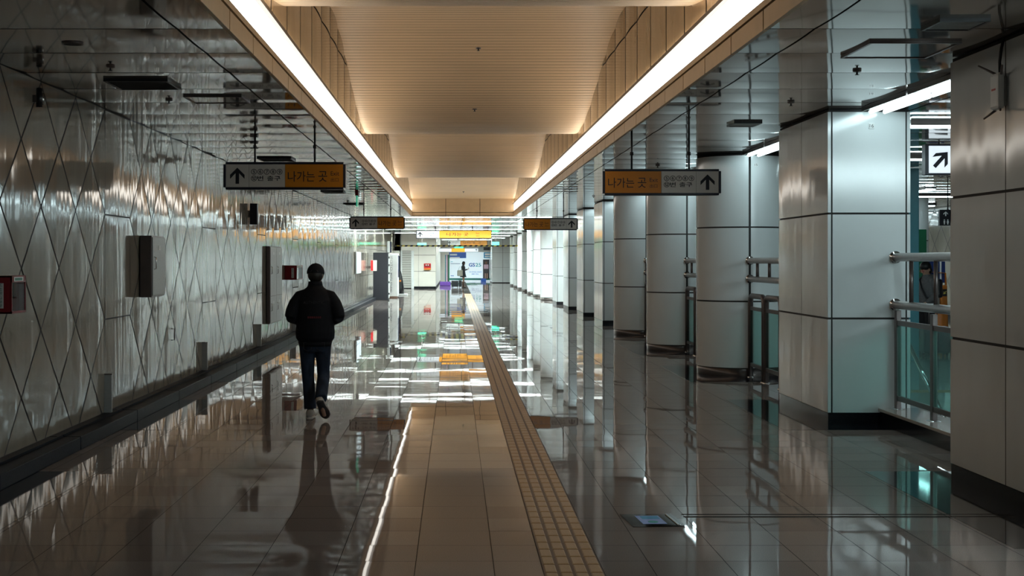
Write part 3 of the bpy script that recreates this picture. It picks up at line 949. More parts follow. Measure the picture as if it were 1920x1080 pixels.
# ------------------------------------------------------------------ ceiling fittings
def on_ceiling(x, y):
    t = (CZ - EYE) / (488 - y); return (x - VX) * t, F_PX * t
def vent(label, x0, x1, y0, y1, grille='vent_dark'):
    r = thing('ceiling_vent', label, 'ceiling vent', (x0, y0, CZ), 'ceiling vents')
    W, D = x1 - x0, y1 - y0
    m_ = MB()
    for b in ((0, .02, 0, D), (W - .02, W, 0, D), (.02, W - .02, 0, .02), (.02, W - .02, D - .02, D)): m_.box(b[0], b[1], b[2], b[3], -.030, -.004)
    m_.build('frame', M['black_plastic'], r)
    m_ = MB(); m_.box(.02, W - .02, .02, D - .02, -.016, -.006)
    n = int(D / .035)
    for i in range(n):
        y = .025 + i * (D - .05) / n
        m_.box(.02, W - .02, y, y + .012, -.026, -.014)
    m_.build('grille', M[grille], r)
    return r
vent('dark square ceiling vent nearest above the left wall', -2.95, -2.41, 11.63, 12.22)
vent('dark ceiling vent just behind the nearest left exit sign', -2.93, -2.42, 20.5, 21.1)
vent('dark ceiling vent beside the green acrylic sign', -2.95, -2.45, 30.4, 31.2)
vent('dark ceiling vent just before the small left exit sign', -3.0, -2.46, 37.2, 37.9)
vent('grey louvred ceiling vent nearest the right edge', 3.05, 3.37, 8.72, 9.08, 'grey_metal')
vent('small grey ceiling vent before the column numbered 15', 3.06, 3.37, 15.2, 15.62, 'grey_metal')
def hatch(label, x0, x1, y0, y1):
    r = thing('ceiling_hatch', label, 'ceiling hatch', (x0, y0, CZ), 'ceiling access hatches')
    W, D = x1 - x0, y1 - y0
    m_ = MB(); m_.box(.02, W - .02, .02, D - .02, -.018, -.004); m_.build('lid', M['ceiling_panel'], r)
    m_ = MB()
    for b in ((0, .018, 0, D), (W - .018, W, 0, D), (.018, W - .018, 0, .018), (.018, W - .018, D - .018, D)): m_.box(b[0], b[1], b[2], b[3], -.024, -.004)
    m_.build('frame', M['steel_dark'], r)
hatch('square access hatch in the ceiling before the column numbered 16', 2.88, 3.52, 9.63, 10.36)
hatch('square access hatch in the left ceiling beyond the nearest vent', -2.51, -1.97, 12.8, 13.35)
spr = None
def sprinkler(label, loc):
    global spr
    if spr is None:
        r = thing('sprinkler', label, 'sprinkler', loc, 'ceiling sprinklers')
        m_ = MB(); m_.lathe([(0, -.012), (.033, -.010), (.036, .004)], n=20); m_.build('rosette', M['steel_dark'], r)
        m_ = MB(); m_.tube([(0, 0, -.01), (0, 0, -.034)], .009, 8); m_.lathe([(0, -.036), (.018, -.036), (.018, -.032), (0, -.032)], n=14); m_.build('head', M['black_plastic'], r)
        spr = r
    else: dup(spr, loc, label)
for x, y, lab in ((207, 122, 'sprinkler in the left ceiling beside the nearest dark vent'), (317, 185, 'sprinkler in the left ceiling below the access hatch'), (1607, 130, 'sprinkler in the ceiling right over the column numbered 16'),
                  (1483, 190, 'sprinkler in the ceiling left of the column numbered 16'), (1233, 309, 'sprinkler in the ceiling just above the nearest right exit sign'), (1113, 367, 'sprinkler in the ceiling left of the nearest right exit sign'),
                  (652, 377, 'sprinkler in the left ceiling above the small exit sign')):
    X_, Y_ = on_ceiling(x, y); sprinkler(lab, (X_, Y_, CZ - .01))
def on_vault(x, y):
    lo = None
    Y_ = TROUGH[1] + .2 if y < 248 else (TROUGH[2] + .2 if y < 332 else TROUGH[3] + .2)
    best = None
    while Y_ < Y_END:
        z = vault_z(Y_); py = VY - (z - EYE) * F_PX / Y_
        if best is None or abs(py - y) < best[0]: best = (abs(py - y), Y_, z)
        Y_ += .05
        if best[0] > abs(py - y) + 30: break
    Y_ = best[1]
    return (x - VX) * Y_ / F_PX, Y_, best[2]
for x, y, lab in ((897, 90, 'sprinkler in the vault, nearest of the row'), (890, 205, 'second sprinkler of the row in the vault'), (873, 307, 'third sprinkler of the row in the vault'), (869, 359, 'fourth and farthest sprinkler of the row in the vault')):
    X_, Y_, z_ = on_vault(x, y); sprinkler(lab, (X_, Y_, z_))
X_, Y_ = on_ceiling(136, 79)
r = thing('ceiling_speaker', 'round dark speaker set in the left ceiling near the picture corner', 'speaker', (X_, Y_, CZ))
m_ = MB(); m_.lathe([(.075, -.004), (.075, -.016), (.062, -.018)], n=28); m_.build('ring', M['steel_dark'], r)
m_ = MB(); m_.lathe([(0, -.017), (.062, -.017)], n=28); m_.build('grille', M['vent_dark'], r)

# ------------------------------------------------------------------ fittings on the left wall
def red_case(label, y0, y1, z0, z1):
    r = thing('emergency_box', label, 'emergency box', (XW, y0, z0), 'red emergency boxes on the left wall')
    D, W, H = .25, y1 - y0, z1 - z0
    e = .022
    m_ = MB()
    m_.box(.0, D, 0, .008, 0, H); m_.box(0, D, W - .008, W, 0, H); m_.box(0, D, 0, W, 0, .012); m_.box(0, D, 0, W, H - .012, H); m_.box(.0, .012, 0, W, 0, H)
    m_.build('case', M['red_box'], r)
    m_ = MB()
    m_.box(D - .004, D + .006, 0, e * .5, 0, H); m_.box(D - .004, D + .006, W - e * .5, W, 0, H); m_.box(D - .004, D + .006, 0, W, 0, e * .8); m_.box(D - .004, D + .006, 0, W, H - .05, H)
    d = m_.build('door_frame', M['red_box'], r)
    m_ = MB(); m_.box(D + .006, D + .008, .05, W * .8, H - .042, H - .010); m_.build('sticker', M['sign_white'], d)
    m_ = MB(); m_.box(D + .008, D + .0085, .07, W * .72, H - .036, H - .016); m_.build('sticker_print', M['green_stripe'], d)
    m_ = MB(); m_.box(D - .002, D + .002, e * .5, W - e * .5, e * .8, H - .05); m_.build('window', M['glass_clear'], r)
    m_ = MB()
    m_.ell((.10, W * .40, .09), (.06, .10, .085)); m_.ell((.12, W * .72, .07), (.05, .07, .06))
    m_.build('bagged_mask', M['pink'], r)
    m_ = MB(); m_.tube([(.18, .02, H * .80), (.19, W * .4, H * .84), (.19, W * .72, H * .82), (.18, W * .78, H * .5), (.17, W * .93, H * .40)], .006, 8); m_.build('hose', M['black_plastic'], r)
    m_ = MB(); m_.box(D - .105, D - .055, -.004, .0, .04, H - .055); s = m_.build('side_label', M['sign_white'], r)
    lettering('\ube44\uc0c1\uc6a9 \uad6c\ud638\ud568', (D - .08, -.0055, H * .48), (0, 0, -1), (1, 0, 0), M['green_stripe'], s, H * .62, .034)
    return r
red_case('dark red emergency box with a clear front at the left edge', px(20, 588, .00394)[1], px(46, 588, .00407)[1], EYE - 100 * .00396, EYE - 29 * .00396)
red_case('dark red emergency box on the wall behind the walking person', 3.28 / (VX - 556) * F_PX, 3.28 / (VX - 567) * F_PX, EYE - 36 * .01125, EYE - 9.5 * .01125)

def wall_cabinet(label, x0, x1, z0, z1, ndoors, D, split=None):
    """x0, x1: pixels of the front face"""
    y0 = (-XW - D) / (VX - x0) * F_PX; y1 = (-XW - D) / (VX - x1) * F_PX
    r = thing('wall_cabinet', label, 'wall cabinet', (XW + .02, y0, z0), 'steel cabinets on the left wall')
    W, H = y1 - y0, z1 - z0
    m_ = MB(); m_.box(.0, D, 0, W, 0, H, 0, .004); m_.build('body', M['steel_dark'], r)
    for i in range(ndoors):
        rows = [(0.02, H - .02)] if not split else [(.02, split - .006), (split + .006, H - .02)]
        for a, b in rows:
            m_ = MB(); m_.box(D, D + .012, W * i / ndoors + .012, W * (i + 1) / ndoors - .012, a, b, 0, .003); d = m_.build('door', M['grey_metal'], r)
            m_ = MB(); yy = W * i / ndoors + .07; zc = a + (b - a) * .45
            m_.tube([(D + .012, yy, zc), (D + .035, yy, zc + .01), (D + .035, yy, zc + .13), (D + .012, yy, zc + .14)], .007, 8); m_.build('handle', M['chrome'], d)
            m_ = MB(); m_.box(D + .012, D + .015, W * (i + .5) / ndoors - .03, W * (i + .5) / ndoors + .05, b - .14, b - .09); m_.build('plate', M['white_paint'], d)
    return r
wall_cabinet('steel electric cabinet with one door on the left wall between two upright panels', 281, 305, EYE - 69 * .006, EYE + 46 * .006, 1, .13)
wall_cabinet('tall steel cabinet with double doors on the left wall left of the walking person', 504, 526, EYE - 117 * .0102, EYE + 26 * .0102, 2, .06, .52)
y0 = 3.33 / (VX - 487) * F_PX
r = thing('projecting_sign', 'black box sign sticking out high from the left wall', 'sign', (XW, y0, 2.2))
m_ = MB(); m_.box(.03, .16, 0, .12, .06, .42, 0, .008); m_.build('case', M['black_plastic'], r)
m_ = MB(); m_.box(0, .03, .03, .09, .18, .30); m_.build('bracket', M['steel_dark'], r)
y0 = 3.46 / (VX - 77) * F_PX
r = thing('wall_lamp', 'small dark tube-shaped lamp high on the left wall', 'wall lamp', (XW, y0, 2.93))
m_ = MB(); m_.tube([(.055, 0, 0), (.055, 0, .15)], .026, 14); m_.ell((.055, 0, .15), (.026, .026, .015)); m_.build('body', M['black_plastic'], r)
m_ = MB(); m_.tube([(.078, .012, .02), (.078, .012, .12)], .012, 10); m_.build('lens', M['chrome'], r)
m_ = MB(); m_.box(0, .04, -.02, .02, .04, .10); m_.build('bracket', M['steel_dark'], r)
r = thing('panel_handle', 'small bent handle on a panel low on the left wall', 'handle', (XW, 3.5 / (VX - 324) * F_PX, .66))
m_ = MB(); m_.tube([(.012, 0, 0), (.05, 0, .0), (.05, 0, .14), (.012, 0, .14)], .008, 8); m_.build('grip', M['steel_dark'], r)
for k, lab in enumerate(('short steel cover post at the wall foot, nearest', 'short steel cover post at the wall foot, second along the wall', 'short steel cover post at the wall foot, third along the wall', 'short steel cover post at the wall foot beside the walking person')):
    y0 = 13.93 + 5.38 * k
    r = thing('cover_post', lab, 'cover post', (XW, y0, .118), 'short steel cover posts at the wall foot')
    m_ = MB(); m_.box(.004, .082, 0, .035, 0, .38, 0, .004); m_.build('cover', M['grey_metal'], r)
    m_ = MB(); m_.box(.002, .084, -.002, .037, .38, .392); m_.build('cap', M['steel_dark'], r)
t = .0195
r = thing('light_box', 'narrow bluish lit panel on the far left wall', 'light box', (XW + .02, 48.6, 1.17))
m_ = MB(); m_.box(0, .06, 0, 2.4, 0, .78, 0, .01); m_.build('case', M['grey_metal'], r)
m_ = MB(); m_.box(.06, .066, .08, 1.1, .03, .75); m_.build('lit_panel', M['lit_panel'], r)
m_ = MB(); m_.box(.06, .066, 1.3, 2.3, .03, .75); m_.build('lit_panel', M['lit_panel'], r)

# ------------------------------------------------------------------ far left: kiosk, photo booth, stand, shutter wall
t = .02206
a = px(699.5, 563, t); b = px(728, 473.5, t)
r = thing('kiosk', 'tall dark grey kiosk seen from its side against the left wall', 'kiosk', (a[0], a[1], 0))
m_ = MB((a[0], a[1], 0)); m_.box(a[0], b[0], a[1], a[1] + .95, 0, b[2], 0, .012); m_.build('cabinet', M['kiosk_dark'], r)
m_ = MB((a[0], a[1], 0)); m_.box(b[0], b[0] + .02, a[1] + .03, a[1] + .9, .08, b[2] - .04, 0, .004); fr = m_.build('front_panel', M['white_paint'], r)
for zf in (.9, .74, .57, .38, .14):
    m_ = MB((a[0], a[1], 0)); m_.box(b[0] + .01, b[0] + .05, a[1] + .02, a[1] + .07, b[2] * zf - .05, b[2] * zf + .03); m_.build('hinge', M['black_plastic'], fr)
t = .0215
a = px(695, 508, t); b = px(706, 488, t)
r = thing('hydrant_notice', 'beige notice box with a red label before the dark kiosk', 'notice box', (a[0], a[1], a[2]))
m_ = MB((*r.location,)); m_.box(a[0], b[0], a[1], a[1] + .25, a[2], b[2], 0, .006); m_.build('box', M['beige_plastic'], r)
m_ = MB((*r.location,)); m_.box(a[0] + .005, a[0] + .10, a[1] - .004, a[1], a[2] + .01, b[2] - .005); m_.build('label_plate', M['red_bright'], r)
m_ = MB((*r.location,)); m_.box(XW, a[0], a[1] + .05, a[1] + .12, a[2] + .1, a[2] + .2); m_.build('bracket', M['steel_dark'], r)
t = .0234
a = px(729.5, 559, t); b = px(746, 475.5, t)
r = thing('photo_booth', 'white photo booth with dark lettering down its side, beyond the dark kiosk', 'photo booth', (a[0], a[1], 0))
o = (a[0], a[1], 0)
m_ = MB(o); m_.box(a[0], b[0], a[1], a[1] + 1.3, .06, b[2], 0, .03); m_.build('cabinet', M['white_paint'], r)
m_ = MB(o); m_.box(a[0] + .03, b[0] - .05, a[1] + .02, a[1] + 1.2, 0, .06); m_.build('plinth', M['boot'], r)
loc = Vector(o)
lettering('IFOTO STUDIO', Vector((px(733.3, 0, t)[0], a[1] - .002, EYE - (530 - 488) * t)) - loc, (0, 0, -1), (1, 0, 0), M['navy'], r, 36 * t, 3.2 * t, .012)
lettering('IFOTO', Vector((px(733.8, 0, t)[0], a[1] - .002, EYE - (494 - 488) * t)) - loc, (0, 0, -1), (1, 0, 0), M['grey_metal'], r, 27 * t, 4.6 * t)
m_ = MB(o); m_.box(b[0] - .004, b[0] + .015, a[1] + .08, a[1] + .9, .9, b[2] - .08); m_.build('screen', M['navy'], r)
t = .0252
a = px(747, 553.5, t); b = px(765, 478, t)
r = thing('display_stand', 'dark bagged stand on a white base plate beside the photo booth', 'display stand', (a[0], a[1], 0))
o = (*r.location,)
m_ = MB(o); m_.box(a[0] - .1, b[0] - .02, a[1] - .25, a[1] + .5, 0, .07, 0, .02); m_.build('base_plate', M['white_paint'], r)
c = (px(751.5, 0, t)[0], a[1])
m_ = MB(o); m_.loft([(c[0], c[1], .07, .16, .2), (c[0], c[1], .35, .15, .18), (c[0] - .01, c[1], .7, .11, .14), (c[0] - .02, c[1], 1.0, .06, .08), (c[0] - .03, c[1], 1.15, .03, .04)], 16); m_.build('bag', M['black_plastic'], r)
m_ = MB(o); m_.box(c[0] - .10, c[0] + .02, c[1] - .215, c[1] - .17, .64, .72); m_.build('tag_strip', M['orange'], r)
m_ = MB(o); m_.box(a[0] - .02, a[0] + .06, a[1] + .3, a[1] + .36, .07, 1.85, 0, .01); m_.build('panel', M['navy'], r)
m_ = MB(o); m_.tube([(c[0] - .03, c[1], 1.1), (c[0] - .03, c[1], CZ)], .015, 8); m_.build('cord', M['black_plastic'], r)

YS = 81.0
t = YS / F_PX
mb = MB()
xa, xb = (776 - VX) * t, (817 - VX) * t
for x0, x1 in ((xa, xa + .27), (xa + .28, xb - .01)):
    for z0, z1 in ((.12, 1.0), (1.01, 1.95), (1.96, CZ)):
        mb.box(x0, x1, YS, YS + .03, z0, z1 - .01, 0)
mb.box(XW, xb - .014, YS + .03, YS + 28, 0, CZ, 1)
mb.box(xb - .012, xb, YS, YS + 27, .12, CZ, 0)
mb.box(XW, (752 - VX) * t, YS, YS + .03, 0, CZ, 0); mb.box(XW, xa, YS, YS + .03, EYE + 18 * t, CZ, 0)
mb.box(xa - .2, xb + .01, YS - .015, YS + .1, 0, .10, 2)
struct(mb.build('wall_back', [M['plain_panel'], M['seam'], M['skirting_dark']]))
mb = MB()
x0, x1 = (754 - VX) * t, (771 - VX) * t
n = 16; zt = EYE + 18 * t
for i in range(n):
    z0 = .04 + (zt - .04) * i / n
    mb.box(x0, x1, YS - .02 - (i % 2) * .0, YS + .02, z0, z0 + (zt - .04) / n - .015, 0, .006)
mb.box(x0, x1, YS, YS + .025, 0, zt, 2)
mb.box(x1, xa, YS - .06, YS + .03, 0, zt, 1, .01); mb.box(x0 - .08, x0, YS - .06, YS + .03, 0, zt, 1, .01)
struct(mb.build('door_1', [M['shutter'], M['white_paint'], M['seam']]))
a = px(795, 506, t); b = px(808, 494, t)
r = thing('emergency_phone', 'red emergency call box with an orange foot on the far wall panel', 'call box', (a[0], YS, a[2]))
m_ = MB((*r.location,)); m_.box(a[0], b[0], YS - .14, YS, a[2] + .1, b[2], 0, .012); m_.build('case', M['red_bright'], r)
m_ = MB((*r.location,)); m_.box(a[0] + .03, b[0] - .03, YS - .145, YS - .139, a[2] + .18, b[2] - .07); m_.build('front_plate', M['red_box'], r)
m_ = MB((*r.location,)); m_.box(a[0] + .10, a[0] + .16, YS - .15, YS - .144, b[2] - .12, b[2] - .06); m_.box(a[0] + .22, a[0] + .28, YS - .15, YS - .144, b[2] - .12, b[2] - .06); m_.build('lamps', M['ink_white'], r)
m_ = MB((*r.location,)); m_.box(a[0], b[0], YS - .15, YS, a[2], a[2] + .1, 0, .01); m_.build('foot', M['orange'], r)

# banner stand with purple base
t = .0344
a = px(826, 536, t); b = px(845, 528, t)
r = thing('banner_stand', 'slim striped banner stand on a purple base near the far poster wall', 'banner stand', (a[0], a[1], 0))
o = (*r.location,)
m_ = MB(o); m_.box(a[0] - .05, b[0], a[1], a[1] + .5, 0, .27, 0, .03); m_.build('base', M['purple'], r)
x = px(834.4, 0, t)[0]
for wd, c in ((.07, 'teal'), (.09, 'pink'), (.06, 'black_plastic'), (.07, 'green')):
    m_ = MB(o); m_.box(x, x + wd, a[1] + .2, a[1] + .24, .27, 2.0); m_.build('banner_strip', M[c], r); x += wd
# striped barrier bar across the corridor
t = .029
a = px(738, 462.3, t); b = px(970, 459.6, t)
r = thing('height_bar', 'yellow and black striped bar spanning the corridor overhead', 'barrier bar', (a[0], a[1], a[2]))
o = (*r.location,)
n = 46
m_ = MB(o); m2 = MB(o)
for i in range(n):
    x0 = a[0] + (b[0] - a[0]) * i / n; x1 = a[0] + (b[0] - a[0]) * (i + 1) / n
    s = (b[2] - a[2])
    (m_ if i % 2 else m2).prism([(0, 0), (x1 - x0, 0), (x1 - x0 + s * .7, s), (s * .7, s)], (1, 0, 0), (0, 0, 1), (x0, a[1], a[2]), -.06)
m_.build('yellow_bands', M['yellow'], r); m2.build('black_bands', M['black_plastic'], r)
for X_ in (a[0] + .05, b[0] - .02):
    m_ = MB(o); m_.tube([(X_, a[1] + .03, b[2]), (X_, a[1] + .03, CZ)], .02, 8); m_.build('hanging_rod', M['steel'], r)
a = px(735, 473.5, .0225); 
r = thing('loudspeaker', 'white and navy device standing on top of the dark kiosk', 'speaker', (a[0], 57.9, 1.97))
m_ = MB(); m_.box(-.18, -.06, 0, .3, 0, .48, 0, .02); m_.build('case', M['white_paint'], r)
m_ = MB(); m_.box(-.06, .0, .02, .12, 0, .46, 0, .01); m_.build('front', M['navy'], r)

# ------------------------------------------------------------------ far end: poster wall
YP = 107.8; t = YP / F_PX
struct(MB().box(XW, 6, YP + .06, YP + .3, 0, CZ, 0).build('wall_back', M['plain_panel']))
def pr(xa, ya, xb, yb, m, nm, par, o, d=.012, y=None):
    a = px(xa, yb, t); b = px(xb, ya, t)
    mm = MB(o); yy = YP if y is None else y
    mm.box(a[0], b[0], yy - d, yy, a[2], b[2]); return mm.build(nm, M[m], par)
a = px(842, 528, t)
r = thing('poster_wall', 'big white poster board with blue headers and green foot at the corridor end', 'poster board', (a[0], YP, 0))
o = (*r.location,)
pr(842, 473, 922, 527.8, 'poster_white_glow', 'board', r, o, .06, YP + .05)
pr(842, 473.2, 874, 484, 'blue', 'header', r, o); pr(843.5, 475.8, 857, 479.2, 'ink_white', 'header_print', r, o, .016); pr(843.5, 482, 862, 484.6, 'ink_white', 'header_print', r, o, .016)
pr(907, 473.2, 922.5, 484, 'blue_light', 'header', r, o); pr(909, 475, 922, 478.6, 'ink_white', 'header_print', r, o, .016); pr(909, 480, 922, 482.4, 'ink_white', 'header_print', r, o, .016)
pr(842, 521.5, 922, 525.2, 'green_stripe', 'foot_stripe', r, o)
ph = pr(905.5, 486.5, 917.8, 523, 'poster_dark', 'photo_print', r, o)
pr(907.2, 496, 915.8, 504, 'pink', 'photo_figure', ph, o, .016); pr(909.4, 490.5, 913.6, 495.6, 'boot', 'photo_figure', ph, o, .016); pr(909, 512.5, 910.8, 522, 'skin', 'photo_figure', ph, o, .016); pr(912.4, 512.5, 914.2, 522, 'skin', 'photo_figure', ph, o, .016)
LT = lambda s, xc, yc, wp, hp, m, b=0: lettering(s, Vector((px(xc, 0, t)[0], YP - .014, EYE - (yc - 488) * t)) - Vector(o), (1, 0, 0), (0, 0, 1), M[m], r, wp * t, hp * t, b)
LT('GS', 884.8, 496.6, 11.5, 7, 'blue', .03); LT('25', 896.8, 496.6, 10.8, 7, 'cyan_ink', .02)
LT('\uadfc\ucc98 \ud3b8\uc758\uc810 \uc2a4\ub9c8\ud2b8\ud55c', 891.2, 510, 23.5, 2.6, 'blue', .012); LT('\uc0dd\ud65c\uc758 \uc911\uc2ec', 890.5, 513.8, 13, 2.4, 'blue', .012)
pr(845, 490.4, 849, 491.3, 'cyan_ink', 'small_print', r, o); pr(845, 494, 863, 494.8, 'poster_dark', 'small_print', r, o); pr(845, 516.6, 851, 517.8, 'blue', 'small_print', r, o)
mb = MB((px(897, 0, t)[0], YP - .3, 0)); a = px(897, 472, t); b = px(922, 463, t)
mb.box(a[0], b[0], YP - .05, YP + .05, a[2], b[2], 0); mb.box(a[0] + .4, b[0] - .1, YP - .06, YP - .05, a[2] + .12, b[2] - .02, 1)
tag(mb.build('ceiling_screen', [M['grey_metal'], M['poster_dark']]), 'grey screen board hanging above the poster wall', 'screen', kind='thing')
a = px(901.5, 528, t); b = px(911, 522, t)
r = thing('blue_crate', 'low blue crate at the foot of the poster board', 'crate', (a[0], YP - .6, 0))
m_ = MB((*r.location,)); m_.box(a[0], b[0], YP - .6, YP - .15, 0, .2, 0, .02); m_.box(a[0] - .02, b[0] + .02, YP - .62, YP - .13, .2, .24, 0, .01); m_.build('body', M['blue'], r)
t = .0388
mb = MB()
xa, xb = (923 - VX) * t, 5.0
for x0, x1 in ((xa, (943 - VX) * t - .01), ((943 - VX) * t, xb)):
    for z0, z1 in ((.05, 1.13), (1.14, 2.2), (2.21, CZ)): mb.box(x0, x1 - .01, F_PX * t, F_PX * t + .02, z0, z1)
mb.box(xa, xb, F_PX * t + .02, F_PX * t + 6.5, 0, CZ, 1); mb.box(xa - .012, xa, F_PX * t, F_PX * t + 6.5, .05, CZ, 0)
struct(mb.build('wall_right', [M['enamel'], M['seam']]))

# right hall: enclosing walls
struct(lattice_wall('wall_right', 14.0, -1, 6.0, 62.0, [], [M['wall_panel'], M['seam']]))
mb = MB(); mb.box(4.9, 14.2, 62, 62.2, 0, CZ); struct(mb.build('wall_back', M['plain_panel']))
mb = MB(); mb.box(-4, 14.4, -4.2, -4, 0, 5.2); struct(mb.build('wall_front', M['granite']))
mb = MB(); mb.box(14.2, 14.4, -4, 6.2, 0, CZ); struct(mb.build('wall_right', M['plain_panel']))
# teal panel, green board, gate, blue banner in the hall
t = .00874
a = px(1660, 800, t); b = px(1723.5, 800, t)
mb = MB((a[0], a[1], 0)); mb.box(a[0], b[0], a[1], a[1] + .5, 0, CZ - .02, 0, .01)
tag(mb.build('teal_panel', M['teal']), 'full-height teal panel showing just right of the column numbered 16', 'panel', kind='thing')
t = .0117
a = px(1715, 0, t); b = px(1737.5, 430, t)
r = thing('green_board', 'dark green board behind the person with the suitcase', 'board', (a[0], a[1], 0))
m_ = MB((a[0], a[1], 0)); m_.box(a[0], b[0], a[1], a[1] + .2, .1, b[2], 0, .01); m_.build('panel', M['green'], r)
m_ = MB((a[0], a[1], 0)); m_.box(a[0] + .02, b[0] - .02, a[1] + .02, a[1] + .18, 0, .1); m_.build('plinth', M['skirting_dark'], r)
t = .0120
a = px(1765.5, 0, t); b = px(1777, 535, t)
r = thing('ticket_gate', 'orange ticket gate with a green arrow light, beyond the glass balustrade', 'ticket gate', (a[0], a[1], 0))
o = (*r.location,)
m_ = MB(o); m_.box(a[0], b[0], a[1], a[1] + 1.5, 0, b[2] + .0, 0, .03); m_.build('body', M['orange'], r)
m_ = MB(o); m_.box(a[0] + .02, b[0] - .02, a[1] - .01, a[1] + .002, .84, 1.0); s_ = m_.build('display', M['black_plastic'], r)
m_ = MB(o); m_.prism([(p * .03, (q - .5) * .1) for p, q in ARROW], (.7, 0, -.7), (-.7, 0, -.7), ((a[0] + b[0]) / 2, a[1] - .012, .92), .001); m_.build('arrow', M['yellow'], s_)
m_ = MB(o); m_.box(a[0] - .22, a[0], a[1] + .1, a[1] + 1.4, .5, 1.12, 0, .02); m_.build('side_unit', M['grey_metal'], r)
t = .0126
a = px(1742, 530, t); b = px(1772, 488, t)
r = thing('blue_banner', 'blue banner in an orange frame behind the ticket gate', 'banner', (a[0], a[1], 0))
o = (*r.location,)
m_ = MB(o); m_.box(a[0], b[0], a[1], a[1] + .04, a[2], b[2]); m_.build('panel', M['blue_dark'], r)
m_ = MB(o); m_.tube([(a[0], a[1] - .02, 0), (a[0], a[1] - .02, EYE - 22 * t), (b[0], a[1] - .02, EYE - 24 * t), (b[0] + .05, a[1] - .02, 0)], .022, 8); m_.build('frame', M['orange'], r)
m_ = MB(o); m_.box(a[0] + .25, a[0] + .29, a[1] - .01, a[1], a[2], b[2]); m_.build('stripe', M['ink_white'], r)
mb = MB((9.6, 20, 0))
for yy in (17.3, 24.6): mb.box(4.9, 13.5, yy, yy + .3, 0, .0035)
tag(mb.build('tactile_paving', M['tactile']), 'yellow tactile strips crossing the hall floor behind the glass', 'tactile paving', kind='thing')

# film signs on the floor
def floor_sign(label, cx, cy, w_, d_, rz):
    r = thing('floor_sign', label, 'floor sign', (cx, cy, .002), 'clear floor signs with a blue print', rz)
    m_ = MB(); m_.box(-w_ / 2, w_ / 2, -d_ / 2, d_ / 2, 0, .004); m_.build('sleeve', M['plastic_clear'], r)
    m_ = MB(); m_.box(-w_ * .26, w_ * .2, -d_ * .32, d_ * .34, .0042, .0050); p = m_.build('printed_sheet', M['print_blue'], r)
    m_ = MB(); m_.box(-w_ * .18, w_ * .17, d_ * .06, d_ * .30, .0051, .0054); m_.build('print', M['blue_light'], p)
    m_ = MB(); m_.ell((-w_ * .03, -d_ * .16, .0054), (w_ * .10, d_ * .10, .0003), 0, 12); m_.build('print', M['cyan_ink'], p)
    m_ = MB(); m_.box(w_ * .36, w_ * .41, -d_ * .46, d_ * .42, .004, .010, 0, .002); m_.build('edge_strip', M['chrome'], r)
    return r
floor_sign('clear floor sign with a blue print lying near, right of the tactile strip', (1224 - VX) * .00337, 8.78, .33, .42, math.radians(4))
floor_sign('small clear floor sign lying far along, right of the tactile strip', (956 - VX) * .01155, 30.0, .34, .42, 0)

# ------------------------------------------------------------------ people
def frame_to(d, up=(0, 0, 1)):
    d = Vector(d).normalized(); u = Vector(up); x = d.cross(u).normalized(); u = x.cross(d)
    return Matrix((x, d, u)).transposed()      # columns: right, forward, up
def add_hand(mb, wrist, d, n, thumb_side, s=1.0, curl=.5):
    """palm at wrist pointing along d, palm facing n"""
    d = Vector(d).normalized(); n = Vector(n); n = (n - d * n.dot(d)).normalized(); sd = d.cross(n) * thumb_side
    w_ = Vector(wrist)
    R = Matrix((sd, d, n)).transposed()
    mb.ell(w_ + d * .045 * s, (.040 * s, .052 * s, .017 * s), 0, 14, R)
    mb.tube([w_ - d * .03 * s, w_ + d * .02 * s], [.026 * s, .026 * s], 10)
    for i, (off, ln) in enumerate(((.030, .072), (.010, .082), (-.010, .076), (-.029, .060))):
        p = w_ + d * .085 * s + sd * off * s
        a = curl * .6; pts = [p - d * .03 * s, p]
        dirn = d.copy(); q = p.copy()
        for f in (.45, .32, .23):
            ca, sa = math.cos(a), math.sin(a)
            dirn = d * ca + n * sa
            q = q + dirn * ln * f * s; pts.append(q.copy()); a += curl * .7
        mb.tube(pts, [.0095 * s, .0095 * s, .009 * s, .0085 * s, .0075 * s], 8)
    p = w_ + d * .02 * s + sd * .030 * s
    mb.tube([p, p + (sd * .8 + d * .6) * .03 * s, p + (sd * .9 + d * 1.5) * .033 * s + n * .012 * s, p + (sd * .7 + d * 2.2) * .034 * s + n * .025 * s], [.013 * s, .0115 * s, .010 * s, .008 * s], 8)
def add_head(mb, c, fwd, s=1.0):
    R = frame_to(fwd); c = Vector(c)
    P = lambda x, y, z: c + R @ Vector((x * s, y * s, z * s))
    mb.ell(P(0, -.006, .02), (.074 * s, .094 * s, .095 * s), 0, 20, R)
    mb.ell(P(0, .022, -.048), (.056 * s, .066 * s, .064 * s), 0, 16, R)
    mb.ell(P(0, .060, -.088), (.024 * s, .024 * s, .020 * s), 0, 10, R)
    mb.tube([P(0, .082, .012), P(0, .103, -.022), P(0, .092, -.034)], [.009 * s, .014 * s, .010 * s], 8)
    for sx in (-1, 1):
        mb.ell(P(sx * .074, -.010, -.012), (.010 * s, .020 * s, .031 * s), 0, 10, R)
        mb.ell(P(sx * .030, .074, .020), (.022 * s, .012 * s, .008 * s), 0, 10, R)
        mb.ell(P(sx * .040, .058, -.030), (.020 * s, .020 * s, .020 * s), 0, 10, R)
    mb.ell(P(0, .080, -.056), (.022 * s, .010 * s, .006 * s), 0, 10, R)
    mb.ell(P(0, .078, -.068), (.018 * s, .010 * s, .006 * s), 0, 10, R)
    return P
